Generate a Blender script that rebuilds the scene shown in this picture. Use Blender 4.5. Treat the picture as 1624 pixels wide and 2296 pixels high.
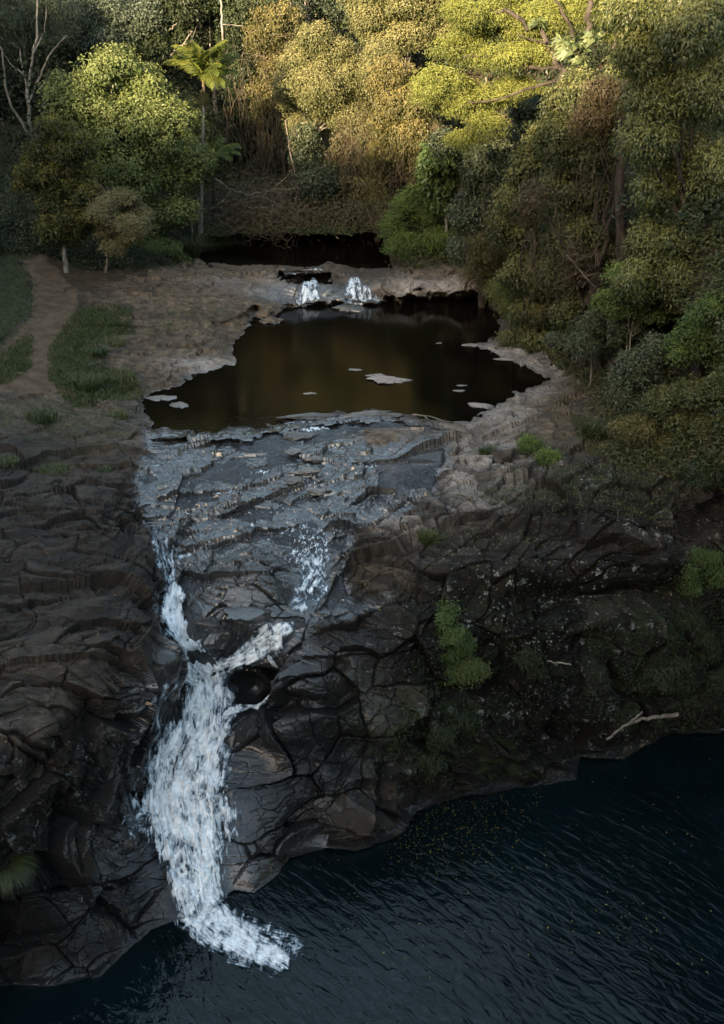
import bpy, math, random, time
import numpy as np
from math import radians as R
random.seed(7)
T0 = time.time()
for o in list(bpy.data.objects): bpy.data.objects.remove(o)
SC = bpy.context.scene
COL = SC.collection

# ------------------------------------------------------------------ camera, sky, sun, exposure
CAM_Z, PITCH, FOC = 30.0, R(27.0), 2354.0
cam_d = bpy.data.cameras.new('camera'); cam = bpy.data.objects.new('camera', cam_d); COL.objects.link(cam)
cam.location = (0, 0, CAM_Z); cam.rotation_euler = (R(90) - PITCH, 0, 0)
cam_d.sensor_fit = 'VERTICAL'; cam_d.sensor_height = 24.0; cam_d.lens = 24.0 * FOC / 2296.0
cam_d.clip_start = 0.5; cam_d.clip_end = 3000
SC.camera = cam
SUN_EL, SUN_DIR = R(15.0), (0.50, 0.866)          # direction the light travels over the ground
world = bpy.data.worlds.new('World'); SC.world = world; world.use_nodes = True
wn = world.node_tree.nodes; wl = world.node_tree.links
sky = wn.new('ShaderNodeTexSky'); sky.sky_type = 'NISHITA'; sky.sun_disc = False
sky.sun_elevation = SUN_EL
az = math.atan2(-SUN_DIR[0], -SUN_DIR[1])         # compass direction of the sun, from +Y towards +X
sky.sun_rotation = az
sky.air_density = 1.0; sky.dust_density = 1.0; sky.ozone_density = 1.6
thin = wn.new('ShaderNodeMix'); thin.data_type = 'RGBA'; thin.blend_type = 'MULTIPLY'; thin.inputs[0].default_value = 1.0
thin.inputs[7].default_value = (1.22, 1.0, 0.74, 1)      # added warm tint takes some blue out of the sky light
wl.new(sky.outputs[0], thin.inputs[6]); wl.new(thin.outputs[2], wn['Background'].inputs[0]); wn['Background'].inputs[1].default_value = 0.15
sun_d = bpy.data.lights.new('sun', 'SUN'); sun_d.energy = 4.2; sun_d.angle = R(0.8); sun_d.color = (1.0, 0.79, 0.50)
sun = bpy.data.objects.new('sun', sun_d); COL.objects.link(sun)
sun.rotation_euler = (R(90) - SUN_EL, 0, math.atan2(-SUN_DIR[0], SUN_DIR[1])) 
SC.view_settings.view_transform = 'Standard'; SC.view_settings.look = 'None'
SC.view_settings.exposure = 2.85; SC.view_settings.gamma = 1.0
SC.cycles.max_bounces = 5; SC.cycles.diffuse_bounces = 3; SC.cycles.glossy_bounces = 3
SC.cycles.transmission_bounces = 3; SC.cycles.transparent_max_bounces = 8
SC.cycles.caustics_reflective = False; SC.cycles.caustics_refractive = False

# ------------------------------------------------------------------ photo ray -> world point
CP, SP = math.cos(PITCH), math.sin(PITCH)
def rays(u, v):
    dx = (np.asarray(u, float) - 812) / FOC; dy = (np.asarray(v, float) - 1148) / FOC
    dx, dy = np.broadcast_arrays(dx, dy)
    return np.stack([dx, CP - dy * SP, -SP - dy * CP], -1)
def at_z(u, v, z):
    d = rays(u, v); t = (np.asarray(z) - CAM_Z) / d[..., 2]
    p = d * t[..., None]; p[..., 2] += CAM_Z; return p
def at_y(u, v, Y):
    d = rays(u, v); p = d * (Y / d[..., 1])[..., None]; p[..., 2] += CAM_Z; return p

# ------------------------------------------------------------------ noise
def _h(i, j, k, s):
    with np.errstate(over='ignore'):
        a = (i.astype(np.int32).view(np.uint32) * np.uint32(73856093)) ^ (j.astype(np.int32).view(np.uint32) * np.uint32(19349663)) \
            ^ (k.astype(np.int32).view(np.uint32) * np.uint32(83492791)) ^ np.uint32((s * 2654435761) & 0xffffffff)
        a ^= a >> np.uint32(15); a *= np.uint32(0x2c1b3c6d); a ^= a >> np.uint32(12); a *= np.uint32(0x297a2d39); a ^= a >> np.uint32(15)
    return a
def hf(i, j, k, s): return (_h(i, j, k, s) & np.uint32(0xffffff)).astype(np.float32) / np.float32(0xffffff)
def vnoise(p, s=0):
    p = p.astype(np.float32); f = np.floor(p); i = f.astype(np.int32); f = p - f; f = f * f * (3 - 2 * f)
    r = 0
    for a in (0, 1):
        wa = f[:, 0] if a else 1 - f[:, 0]
        for b in (0, 1):
            wb = wa * (f[:, 1] if b else 1 - f[:, 1])
            for c in (0, 1):
                r = r + wb * (f[:, 2] if c else 1 - f[:, 2]) * hf(i[:, 0] + a, i[:, 1] + b, i[:, 2] + c, s)
    return r * 2 - 1
def fbm(p, o=4, s=0, g=.5):
    r = 0; a = 1; t = 0
    for n in range(o):
        r = r + a * vnoise(p * 2 ** n, s + n * 17); t += a; a *= g
    return r / t
def voro(p, s=0):
    p = p.astype(np.float32); ci = np.floor(p).astype(np.int32); n = len(p)
    F1 = np.full(n, 9, np.float32); F2 = F1.copy(); best = np.zeros((n, 3), np.float32); idh = np.zeros(n, np.float32)
    for a in (-1, 0, 1):
        for b in (-1, 0, 1):
            for c in (-1, 0, 1):
                i, j, k = ci[:, 0] + a, ci[:, 1] + b, ci[:, 2] + c
                h = _h(i, j, k, s)
                v = np.stack([i + (h & np.uint32(1023)) / 1023., j + ((h >> np.uint32(10)) & np.uint32(1023)) / 1023., k + ((h >> np.uint32(20)) & np.uint32(1023)) / 1023.], -1).astype(np.float32)
                dv = p - v; d = (dv * dv).sum(-1); m = d < F1
                F2 = np.where(m, F1, np.minimum(F2, d)); F1 = np.where(m, d, F1); best[m] = dv[m]; idh[m] = (h[m] ^ (h[m] >> np.uint32(7))) % np.uint32(9973) / 9973.
    return np.sqrt(F1), np.sqrt(F2), best, idh
def sm(a, b, x):
    t = np.clip((x - a) / (b - a), 0, 1); return t * t * (3 - 2 * t)

# ------------------------------------------------------------------ mesh helpers
def link(o, parent=None):
    COL.objects.link(o)
    if parent: o.parent = parent
    return o
def tag(o, label=None, cat=None, group=None, kind=None):
    for k, v in (('label', label), ('category', cat), ('group', group), ('kind', kind)):
        if v: o[k] = v
    return o
def mesh_from(name, V, Fq, mat, smooth=True, attrs=None, fattr=None):
    V = np.ascontiguousarray(V, np.float32); Fq = np.ascontiguousarray(Fq, np.int32); k = Fq.shape[1]
    me = bpy.data.meshes.new(name); me.vertices.add(len(V)); me.vertices.foreach_set('co', V.ravel())
    me.loops.add(Fq.size); me.loops.foreach_set('vertex_index', Fq.ravel())
    me.polygons.add(len(Fq)); me.polygons.foreach_set('loop_start', np.arange(0, Fq.size, k, dtype=np.int32))
    me.polygons.foreach_set('loop_total', np.full(len(Fq), k, np.int32))
    me.polygons.foreach_set('use_smooth', np.full(len(Fq), smooth))
    for n, a in (attrs or {}).items():
        if a.ndim == 1:
            at = me.attributes.new(n, 'FLOAT', 'POINT'); at.data.foreach_set('value', np.ascontiguousarray(a, np.float32))
        else:
            at = me.attributes.new(n, 'FLOAT_COLOR', 'POINT')
            c = np.ones((len(a), 4), np.float32); c[:, :a.shape[1]] = a; at.data.foreach_set('color', c.ravel())
    for n, a in (fattr or {}).items():
        at = me.attributes.new(n, 'FLOAT_COLOR', 'FACE'); c = np.ones((len(a), 4), np.float32); c[:, :a.shape[1]] = a
        at.data.foreach_set('color', c.ravel())
    if mat: me.materials.append(mat)
    me.update(); return me
def new_obj(name, me, parent=None, loc=None):
    o = bpy.data.objects.new(name, me)
    if loc is not None: o.location = loc
    return link(o, parent)
def grid_faces(nr, nc):
    a = np.arange(nr * nc).reshape(nr, nc)
    return np.stack([a[:-1, :-1], a[1:, :-1], a[1:, 1:], a[:-1, 1:]], -1).reshape(-1, 4)
def submesh(V, F, attrs):
    used = np.unique(F); m = np.full(len(V), -1, np.int64); m[used] = np.arange(len(used))
    return V[used], m[F], {k: a[used] for k, a in attrs.items()}

# polygon signed distance (positive inside) in photo units
def sdf(poly, u, v):
    P = np.array(poly, float); n = len(P); d = np.full(u.shape, 1e9); ins = np.zeros(u.shape, bool)
    for i in range(n):
        a, b = P[i], P[(i + 1) % n]; e = b - a
        t = np.clip(((u - a[0]) * e[0] + (v - a[1]) * e[1]) / (e @ e), 0, 1)
        d = np.minimum(d, np.hypot(u - a[0] - t * e[0], v - a[1] - t * e[1]))
        c = ((a[1] > v) != (b[1] > v)) & (u < (b[0] - a[0]) * (v - a[1]) / (b[1] - a[1] + 1e-12) + a[0]); ins ^= c
    return np.where(ins, d, -d)
def ribbon(pts, u, v):
    """pts: (u, v, halfwidth). returns normalised distance (0 centre .. 1 edge), along, across."""
    P = np.array(pts, float); best = np.full(u.shape, 99.); al = np.zeros(u.shape); ac = np.zeros(u.shape); L = 0
    for i in range(len(P) - 1):
        a, b = P[i], P[i + 1]; e = b[:2] - a[:2]; l = math.hypot(*e)
        t = np.clip(((u - a[0]) * e[0] + (v - a[1]) * e[1]) / (l * l), 0, 1)
        w = a[2] + t * (b[2] - a[2]); du = u - a[0] - t * e[0]; dv = v - a[1] - t * e[1]
        d = np.hypot(du, dv); q = d / w; m = q < best
        best = np.where(m, q, best); al = np.where(m, L + t * l, al); ac = np.where(m, (du * e[1] - dv * e[0]) / l, ac); L += l
    return best, al, ac

# ------------------------------------------------------------------ material helpers
class NT:
    def __init__(s, name):
        s.m = bpy.data.materials.new(name); s.m.use_nodes = True; s.n = s.m.node_tree.nodes; s.l = s.m.node_tree.links
        s.n.clear(); s.out = s.n.new('ShaderNodeOutputMaterial')
    def node(s, t, **k):
        n = s.n.new(t)
        for a, b in k.items():
            if a.startswith('i_'):
                key = a[2:]; key = int(key) if key.isdigit() else key
                s.set(n.inputs[key], b)
            else: setattr(n, a, b)
        return n
    def set(s, inp, v):
        if hasattr(v, 'is_output'): s.l.new(v, inp)
        else: inp.default_value = v
    def attr(s, name, out='Fac'): return s.node('ShaderNodeAttribute', attribute_name=name).outputs[out]
    def noise(s, vec, scale, detail=4, rough=.55, dist=0, out=0):
        n = s.node('ShaderNodeTexNoise'); n.inputs['Scale'].default_value = scale; n.inputs['Detail'].default_value = detail
        n.inputs['Roughness'].default_value = rough; n.inputs['Distortion'].default_value = dist; s.l.new(vec, n.inputs['Vector']); return n.outputs[out]
    def ramp(s, fac, a, b, va=0., vb=1.):
        n = s.node('ShaderNodeMapRange', interpolation_type='SMOOTHSTEP'); s.set(n.inputs[0], fac)
        for i, x in zip((1, 2, 3, 4), (a, b, va, vb)): s.set(n.inputs[i], x)
        return n.outputs[0]
    def mix(s, f, a, b, mode='MIX'):
        n = s.node('ShaderNodeMix', data_type='RGBA', blend_type=mode); s.set(n.inputs[0], f)
        s.set(n.inputs[6], a if hasattr(a, 'is_output') else (*a, 1)); s.set(n.inputs[7], b if hasattr(b, 'is_output') else (*b, 1)); return n.outputs[2]
    def math(s, op, a, b=0., clamp=False):
        n = s.node('ShaderNodeMath', operation=op, use_clamp=clamp); s.set(n.inputs[0], a); s.set(n.inputs[1], b); return n.outputs[0]
    def pos(s): return s.node('ShaderNodeNewGeometry').outputs['Position']
    def scale(s, vec, sc):
        n = s.node('ShaderNodeVectorMath', operation='MULTIPLY'); s.l.new(vec, n.inputs[0]); n.inputs[1].default_value = sc; return n.outputs[0]
    def bump(s, h, dist, strength=1., normal=None):
        n = s.node('ShaderNodeBump'); n.inputs['Distance'].default_value = dist; s.set(n.inputs['Strength'], strength); s.l.new(h, n.inputs['Height'])
        if normal: s.l.new(normal, n.inputs['Normal'])
        return n.outputs[0]
    def principled(s, col, rough, normal=None, **k):
        n = s.node('ShaderNodeBsdfPrincipled'); s.set(n.inputs['Base Color'], col if hasattr(col, 'is_output') else (*col, 1)); s.set(n.inputs['Roughness'], rough)
        if normal: s.l.new(normal, n.inputs['Normal'])
        for a, b in k.items(): s.set(n.inputs[a.replace('_', ' ')], b)
        return n.outputs[0]
    def done(s, sh): s.l.new(sh, s.out.inputs['Surface']); return s.m

# ------------------------------------------------------------------ ROCK material
def rock_material():
    t = NT('weathered_rock'); p = t.pos()
    big = t.noise(p, .45, 5, .6); med = t.noise(p, 2.3, 6, .65); fin = t.noise(p, 11, 6, .7)
    tan = t.attr('tan'); wet = t.attr('wet'); dark = t.attr('dark'); crack = t.attr('crack'); pale = t.attr('pale'); moss = t.attr('moss'); idh = t.attr('cell')
    c = t.mix(t.ramp(med, .3, .72), (.013, .011, .009), (.046, .037, .029))
    c = t.mix(t.math('MULTIPLY', t.ramp(big, .4, .65), .5), c, (.032, .029, .027))
    ct = t.mix(t.ramp(med, .35, .68), (.050, .037, .023), (.175, .125, .076))
    c = t.mix(t.math('MULTIPLY', tan, t.ramp(fin, .2, .55, .55, 1.)), c, ct)
    cp = t.mix(t.ramp(fin, .3, .7), (.15, .128, .112), (.36, .315, .28))
    c = t.mix(t.math('MULTIPLY', pale, t.ramp(med, .3, .5, .4, 1.)), c, cp)
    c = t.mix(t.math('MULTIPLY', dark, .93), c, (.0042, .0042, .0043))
    c = t.mix(t.math('MULTIPLY', t.math('SUBTRACT', idh, .5), .5, True), c, (.085, .07, .056))
    # lichen spots, pale grey with ragged edges
    v = t.node('ShaderNodeTexVoronoi', feature='F1'); v.inputs['Scale'].default_value = 2.1
    wv = t.node('ShaderNodeVectorMath', operation='ADD'); t.l.new(p, wv.inputs[0]); t.l.new(t.noise(p, 5, 4, .6, out=1), wv.inputs[1]); t.l.new(wv.outputs[0], v.inputs['Vector'])
    lsp = t.math('MULTIPLY', t.ramp(v.outputs['Distance'], .34, .24), t.ramp(t.noise(p, .9, 3), .5, .62))
    sp2 = t.math('MULTIPLY', t.ramp(t.noise(p, 7, 3, .6), .62, .68), .8)
    lich = t.math('MULTIPLY', t.math('MAXIMUM', lsp, sp2), t.attr('lichen'), True)
    c = t.mix(lich, c, t.mix(fin, (.12, .13, .125), (.34, .35, .33)))
    c = t.mix(t.math('MULTIPLY', moss, t.ramp(t.noise(p, 1.7, 5, .65), .42, .6)), c, t.mix(fin, (.009, .015, .005), (.024, .036, .012)))
    c = t.mix(t.math('MULTIPLY', crack, .9, True), c, (.006, .005, .0045))
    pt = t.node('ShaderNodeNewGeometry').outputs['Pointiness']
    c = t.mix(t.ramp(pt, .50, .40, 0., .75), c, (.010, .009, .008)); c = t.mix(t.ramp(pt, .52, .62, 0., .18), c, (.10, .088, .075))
    # wet stone is darker and glossy, in ragged patches
    wn_ = t.math('MULTIPLY', wet, t.ramp(med, .25, .5, .65, 1.), True)
    c = t.mix(t.math('MULTIPLY', wn_, .72), c, (.012, .013, .015))
    rough = t.ramp(wn_, 0., 1., .85, .27)
    h = t.math('ADD', t.math('MULTIPLY', fin, .35), med)
    strat = t.noise(t.scale(p, (1.2, 1.6, 7.)), 1.6, 5, .7)
    h = t.math('ADD', h, t.math('MULTIPLY', strat, .12))
    nb = t.bump(h, .09, .9)
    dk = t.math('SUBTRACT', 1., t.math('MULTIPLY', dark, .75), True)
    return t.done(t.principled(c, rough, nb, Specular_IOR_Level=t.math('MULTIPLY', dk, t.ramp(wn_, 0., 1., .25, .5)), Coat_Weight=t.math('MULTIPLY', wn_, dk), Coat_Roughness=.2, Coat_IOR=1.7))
def soil_material(name, a, b, c3):
    t = NT(name); p = t.pos(); m = t.noise(p, 1.4, 6, .65); f = t.noise(p, 14, 4, .7)
    c = t.mix(t.ramp(m, .35, .65), a, b); c = t.mix(t.ramp(f, .58, .72), c, c3)
    h = t.math('ADD', m, t.math('MULTIPLY', f, .4))
    return t.done(t.principled(c, .95, t.bump(h, .08, .8), Specular_IOR_Level=.2))
M_ROCK = rock_material()
M_PATH = soil_material('trodden_earth', (.048, .033, .021), (.090, .063, .040), (.03, .022, .015))
M_TURF = soil_material('mown_turf', (.014, .018, .007), (.030, .031, .013), (.05, .042, .02))
M_LITTER = soil_material('leaf_litter', (.020, .016, .010), (.045, .033, .019), (.012, .02, .006))

# ------------------------------------------------------------------ TERRAIN control heights (photo u, photo v, height m)
CTL = [
 # lower pool shoreline and inside
 (-400,2180,0),(-200,2190,0),(0,2205,0),(120,2210,0),(230,2185,.05),(300,2120,.05),(350,2080,.05),(410,2062,.05),(520,1990,.1),(575,2000,.05),(625,1960,.05),(650,1920,.05),(720,1900,.05),(800,1908,.05),(865,1885,.05),(930,1820,.05),
 (1000,1790,.05),(1150,1768,.05),(1290,1745,.05),(1302,1695,.05),(1400,1700,.05),(1465,1665,.05),(1500,1640,.05),(1624,1640,.05),(1750,1645,.05),(1900,1650,.05),(2100,1660,.05),
 # left bank
 (-400,900,13.5),(-400,1300,11.5),(-400,1700,8.5),(-400,2000,3.5),(0,900,11.3),(0,1100,10.7),(0,1300,9.9),(0,1500,8.9),(0,1700,7.6),(0,1850,5.6),(0,2000,3.0),(0,2120,1.0),(150,900,10.9),(150,1100,10.4),(150,1300,9.6),(150,1500,8.7),(130,1640,7.6),(130,1760,6.0),
 (120,1880,3.8),(90,2000,2.6),(160,2080,1.2),(230,1560,7.9),(300,1480,8.0),(300,1300,9.2),(260,1150,9.9),(300,1000,10.2),(350,1400,8.1),(375,1480,7.3),(330,1545,7.2),(300,1600,6.6),(240,1630,6.6),(215,1760,4.6),(270,1640,5.9),(310,1640,5.4),(300,1780,3.0),(230,1820,3.0),
 (200,1880,2.7),(290,1900,2.0),(350,1960,1.2),(250,2000,1.4),(150,2130,.6),(340,2030,.5),(340,1250,8.8),(355,1340,8.2),
 # waterfall gully
 (393,1345,7.4),(388,1390,6.9),(410,1440,6.2),(440,1490,5.4),(400,1540,4.8),(455,1560,4.4),(380,1620,4.1),(440,1650,3.4),(350,1680,3.3),(420,1750,2.5),(330,1780,2.2),(420,1850,1.7),(330,1850,1.8),(440,1950,.8),(380,1950,1.0),(440,2040,.15),
 # right of the fall
 (430,1400,7.6),(480,1400,7.6),(540,1400,7.2),(470,1460,6.6),(530,1460,6.2),(560,1420,6.9),(620,1405,7.1),(600,1470,5.9),(560,1510,5.3),(560,1545,4.1),(530,1590,3.9),(600,1590,4.3),(650,1440,6.8),(640,1500,6.2),(660,1560,5.6),(700,1600,4.8),(760,1440,6.9),(800,1480,6.6),(790,1600,4.6),(620,1640,4.0),(520,1640,3.6),
 (700,1700,3.0),(560,1720,2.9),(520,1780,2.4),(540,1850,1.5),(555,1930,.7),(640,1850,1.2),(700,1800,1.9),(830,1820,1.7),(850,1700,3.2),(900,1760,1.3),(760,1760,2.3),(880,1560,5.0),(880,1440,6.9),(830,1400,7.2),
 # ledge above
 (820,1350,7.7),(900,1350,7.8),(1000,1385,7.4),(1040,1440,6.7),(1050,1510,5.3),(960,1500,5.9),(1000,1600,4.1),(1000,1700,2.3),(920,1620,4.3),(760,1375,7.4),(690,1372,7.4),(800,1320,7.7),
 (920,1255,8.7),(925,1300,8.5),(940,1330,7.9),(880,1300,8.1),
 # right cliff
 (1000,1290,8.5),(1060,1360,7.5),(1200,1255,8.9),(1400,1230,9.0),(1520,1200,8.6),(1624,1170,8.65),(1200,1310,8.2),(1200,1400,7.0),(1200,1550,4.1),(1200,1690,1.3),(1120,1600,3.4),(1120,1450,6.1),(1400,1300,8.0),(1400,1400,6.2),(1400,1550,3.1),(1400,1650,1.1),
 (1550,1250,7.9),(1550,1350,6.2),(1550,1450,4.4),(1560,1560,2.2),(1300,1600,2.8),(1290,1480,5.2),(1700,1170,8.4),(1750,1400,4.4),(1900,1160,9.5),(1900,1400,4.4),(2100,1100,11),(2100,1400,5),(1900,1560,1.6),
 # upper platform right
 (1000,1200,9.3),(1100,1180,9.4),(1100,1120,9.8),(1300,1100,10.3),(1300,1180,9.5),(1500,1090,10.6),(1450,1150,9.8),(1624,1080,11.0),(950,1130,9.5),(870,1180,8.9),(800,1250,8.4),(850,1240,8.5),
 # stream shelf
 (400,970,9.98),(550,970,10.0),(700,940,10.02),(850,930,10.03),(950,945,10.12),(600,1040,9.7),(820,1040,9.6),(450,1050,9.6),(400,1120,9.3),(560,1130,9.2),(700,1130,9.15),(830,1130,9.1),(320,1180,8.8),(420,1200,8.6),(560,1200,8.7),(700,1200,8.7),(760,1220,8.5),
 (740,1290,7.9),(690,1300,7.8),(640,1290,8.1),(560,1260,8.6),(520,1320,8.2),(600,1340,7.9),(480,1290,8.4),(400,1260,8.35),(375,1300,8.0),(430,1340,7.9),
 (920,1000,9.9),(1000,1060,9.85),(1050,1000,10.15),(960,1100,9.5),
 # right beach
 (1200,950,10.5),(1150,1020,10.3),(1280,880,10.5),(1350,960,11.1),(1150,770,10.2),(1230,800,10.35),(1100,870,9.9),(1400,1030,11.0),
 # around main pool, left
 (330,890,10.25),(230,960,10.6),(500,815,10.25),(400,840,10.35),(300,800,10.8),(150,780,11.4),(0,780,12.1),(530,750,10.4),(400,720,10.9),(250,700,11.5),(100,650,12.2),(0,650,12.8),(600,705,10.35),(560,700,10.5),(450,690,10.9),(640,685,10.15),
 (450,668,11.0),(600,672,10.5),(450,630,11.6),(350,660,11.4),(350,620,11.9),(600,625,11.5),(540,592,11.35),(660,640,11.3),(740,648,11.1),(680,655,10.9),(680,680,10.1),(740,680,10.1),(820,650,11.0),(820,678,10.1),(860,640,11.4),(860,672,10.2),(760,615,11.25),(950,610,11.7),(1080,615,11.9),(1080,668,10.3),(950,672,10.2),(940,640,11.4),(1060,640,11.6),
 # far left and hidden right slope
 (0,560,13.6),(150,570,12.7),(300,570,12.2),(420,560,11.6),(-300,700,15),(-300,560,17),(430,520,12),(550,510,12.2),(700,510,12.4),(850,515,12.4),(1000,560,12.2),(1000,510,13.2),
 (1200,620,13),(1150,700,11.2),(1400,700,14),(1300,780,12),(1624,900,15),(1624,1000,13),(1500,980,12),(1900,900,18),(1900,1050,14),(1300,560,15),(1500,560,18.5),(1750,560,20),(2000,560,21),(1624,720,17.5),(2000,700,20),(1250,510,16),(1500,510,20),(1800,510,22),(2050,510,23),
 (100,510,14.5),(-100,510,16),(300,510,13),(-400,510,19),
]
LOWER = [(-500,2190),(0,2205),(120,2212),(225,2190),(290,2130),(340,2085),(400,2062),(460,2045),(525,1995),(570,2002),(625,1962),(645,1922),(720,1902),(800,1910),(868,1886),(935,1820),(1000,1792),(1150,1770),(1290,1748),(1302,1697),(1400,1703),(1465,1666),(1500,1642),(1624,1642),(2200,1655),(2200,3200),(-500,3200)]
MAIN = [(640,693),(690,684),(760,684),(850,676),(950,672),(1095,672),(1115,700),(1125,755),(1060,775),(1130,800),(1210,835),(1235,850),(1160,880),(1120,905),(1090,925),(1040,945),(960,945),(900,925),(800,922),(700,930),(620,950),(540,962),(420,968),(345,960),(330,935),(320,905),(345,880),(400,862),(450,835),(525,820),(530,765),(560,735),(570,705),(600,722)]
CREEK = [(420,548),(480,530),(640,524),(860,526),(880,600),(800,602),(745,594),(690,598),(600,592),(500,596),(455,585),(425,565)]
UPPER = [(625,612),(700,608),(740,614),(745,636),(660,636),(618,625)]

US = np.concatenate([np.arange(-420, -40, 9.), np.arange(-40, 1664, 2.15), np.arange(1664, 2080, 9.)])
VS = np.concatenate([np.arange(505, 2330, 2.15), np.arange(2330, 2560, 14.)])
NU, NV = len(US), len(VS)
def rbf(ctl):
    C = np.array(ctl, float); X = C[:, :2] / 100
    A = np.hypot(X[:, None, 0] - X[None, :, 0], X[:, None, 1] - X[None, :, 1])
    P = np.c_[np.ones(len(C)), X]; n = len(C)
    M = np.zeros((n + 3, n + 3)); M[:n, :n] = A - np.eye(n) * .02; M[:n, n:] = P; M[n:, :n] = P.T
    w = np.linalg.solve(M, np.r_[C[:, 2], 0, 0, 0])
    gu = np.arange(-430, 2100, 12.); gv = np.arange(495, 2580, 12.); UU, VV = np.meshgrid(gu, gv)
    x = UU.ravel() / 100; y = VV.ravel() / 100; z = w[n] + w[n + 1] * x + w[n + 2] * y
    for i in range(n): z = z + w[i] * np.hypot(x - X[i, 0], y - X[i, 1])
    z = z.reshape(UU.shape)
    for _ in range(0):
        zp = np.pad(z, 1, mode='edge'); z = (zp[1:-1, 1:-1] * 2 + zp[:-2, 1:-1] + zp[2:, 1:-1] + zp[1:-1, :-2] + zp[1:-1, 2:]) / 6
    return gu, gv, z
GU, GV, GZ = rbf(CTL)
def bil(u, v, G=GZ):
    a = np.clip((u - GU[0]) / 12, 1, len(GU) - 3.001); b = np.clip((v - GV[0]) / 12, 1, len(GV) - 3.001)
    i = a.astype(int); j = b.astype(int); f = a - i; g = b - j
    wf = ((1 - f) ** 3 / 6, (3 * f ** 3 - 6 * f * f + 4) / 6, (-3 * f ** 3 + 3 * f * f + 3 * f + 1) / 6, f ** 3 / 6)
    wg = ((1 - g) ** 3 / 6, (3 * g ** 3 - 6 * g * g + 4) / 6, (-3 * g ** 3 + 3 * g * g + 3 * g + 1) / 6, g ** 3 / 6)
    return sum(wg[q] * sum(wf[p] * G[j + q - 1, i + p - 1] for p in range(4)) for q in range(4))
def gauss(lst, u, v):
    r = np.zeros(u.shape)
    for (a, b, ra, rb, w) in lst: r = np.maximum(r, w * np.exp(-(((u - a) / ra) ** 2 + ((v - b) / rb) ** 2) ** 1.5))
    return r
u, v = [a.ravel() for a in np.meshgrid(US, VS)]
wob = 9 * vnoise(np.stack([u / 23, v / 12, u * 0], -1), 3) + 5 * vnoise(np.stack([u / 9, v / 5, u * 0], -1), 4)
dL = sdf(LOWER, u, v); dM = sdf(MAIN, u, v); dC = sdf(CREEK, u, v); dU = sdf(UPPER, u, v)
Z_LOW, Z_MAIN, Z_CREEK, Z_UP = 0.0, 10.0, 11.12, 10.98
zb = bil(u, v)
zb = np.where(dL > 0, np.minimum(zb, -.02 - np.minimum(dL * .04, 2.0)), np.maximum(zb, .02))
dMw = dM + wob * .8
zb = np.where(dMw > 0, np.minimum(zb, Z_MAIN - np.minimum(.02 + dMw * .03, .9)), np.where(dMw > -25, np.maximum(zb, Z_MAIN + .02 + np.minimum(-dMw * .006, .1)), zb))
dS0 = np.minimum(-dMw, 400); zb = np.where((dS0 > 0) & (dS0 < 399), np.minimum(zb, Z_MAIN + .03 + dS0 * (.0065 + .05 * sm(735, 640, v))), zb)
dS1 = -(dC + wob * .6); zb = np.where((dS1 > 0) & (dS1 < 40) & (v > 545), np.minimum(zb, Z_CREEK + .03 + dS1 * .006), zb)
zb = np.where(dC + wob * .6 > 0, np.minimum(zb, Z_CREEK - np.minimum(.02 + dC * .03, .6)), zb)
zb = np.where(dU + wob * .4 > 0, np.minimum(zb, Z_UP - .12), zb)
B = at_z(u, v, zb)

def base_normals(P, nr, nc):
    Q = P.reshape(nr, nc, 3); du = np.gradient(Q, axis=1); dv = np.gradient(Q, axis=0)
    n = np.cross(dv, du).reshape(-1, 3); n /= np.linalg.norm(n, axis=1)[:, None] + 1e-9
    n[n[:, 2] < 0] *= -1 if False else 1
    return n
# smooth the normals so that displacement follows the general form of the slope
NB = base_normals(B, NV, NU)
if NB[:, 2].mean() < 0: NB = -NB
Nn = NB.reshape(NV, NU, 3)
for st_ in (2, 4, 6, 8, 10, 8, 6, 4, 2, 2, 4, 6, 8, 10):
    w_ = st_; q = np.pad(Nn, ((w_, w_), (w_, w_), (0, 0)), mode='edge'); Nn = (q[w_:-w_, w_:-w_] * 2 + q[:-2 * w_, w_:-w_] + q[2 * w_:, w_:-w_] + q[w_:-w_, :-2 * w_] + q[w_:-w_, 2 * w_:]) / 6
NB = Nn.reshape(-1, 3); NB /= np.linalg.norm(NB, axis=1)[:, None]
slope = 1 - NB[:, 2]

PATH = [(30,560),(150,560),(165,640),(178,700),(148,780),(122,830),(140,880),(0,885),(-60,885),(-60,800),(10,770),(70,700),(70,640)]
GRASS_A = [(-420,560),(30,560),(66,600),(78,660),(75,705),(10,775),(-60,800),(-420,900)]
GRASS_B = [(185,690),(282,700),(290,735),(215,770),(205,810),(240,835),(290,845),(305,870),(250,892),(170,905),(120,850),(118,790),(150,735)]
GRASS_C = [(-60,830),(20,790),(66,762),(60,820),(20,850),(-60,870)]
FOREST = [(-420,495),(430,495),(430,590),(330,610),(150,650),(100,575),(-420,575)]
FORESTR = [(870,495),(2090,495),(2090,1130),(1640,1100),(1560,1075),(1380,1050),(1350,950),(1290,850),(1160,760),(1110,680),(1100,600),(880,600)]
dP = sdf(PATH, u, v) + wob; dA = np.maximum(np.maximum(sdf(GRASS_A, u, v), sdf(GRASS_B, u, v)), sdf(GRASS_C, u, v)) + wob * 1.6 + 16 * vnoise(np.stack([u / 48, v / 24, u * 0], -1), 9) - 4
FORESTC = [(420,490),(880,490),(880,545),(860,530),(640,528),(480,534),(425,552)]
dF = np.maximum(np.maximum(sdf(FOREST, u, v), sdf(FORESTR, u, v)), sdf(FORESTC, u, v) + 4) + wob * 1.5
soft = np.maximum(np.maximum(sm(-12, 10, dP), sm(-6, 10, dA)), sm(-10, 12, dF))
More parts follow.
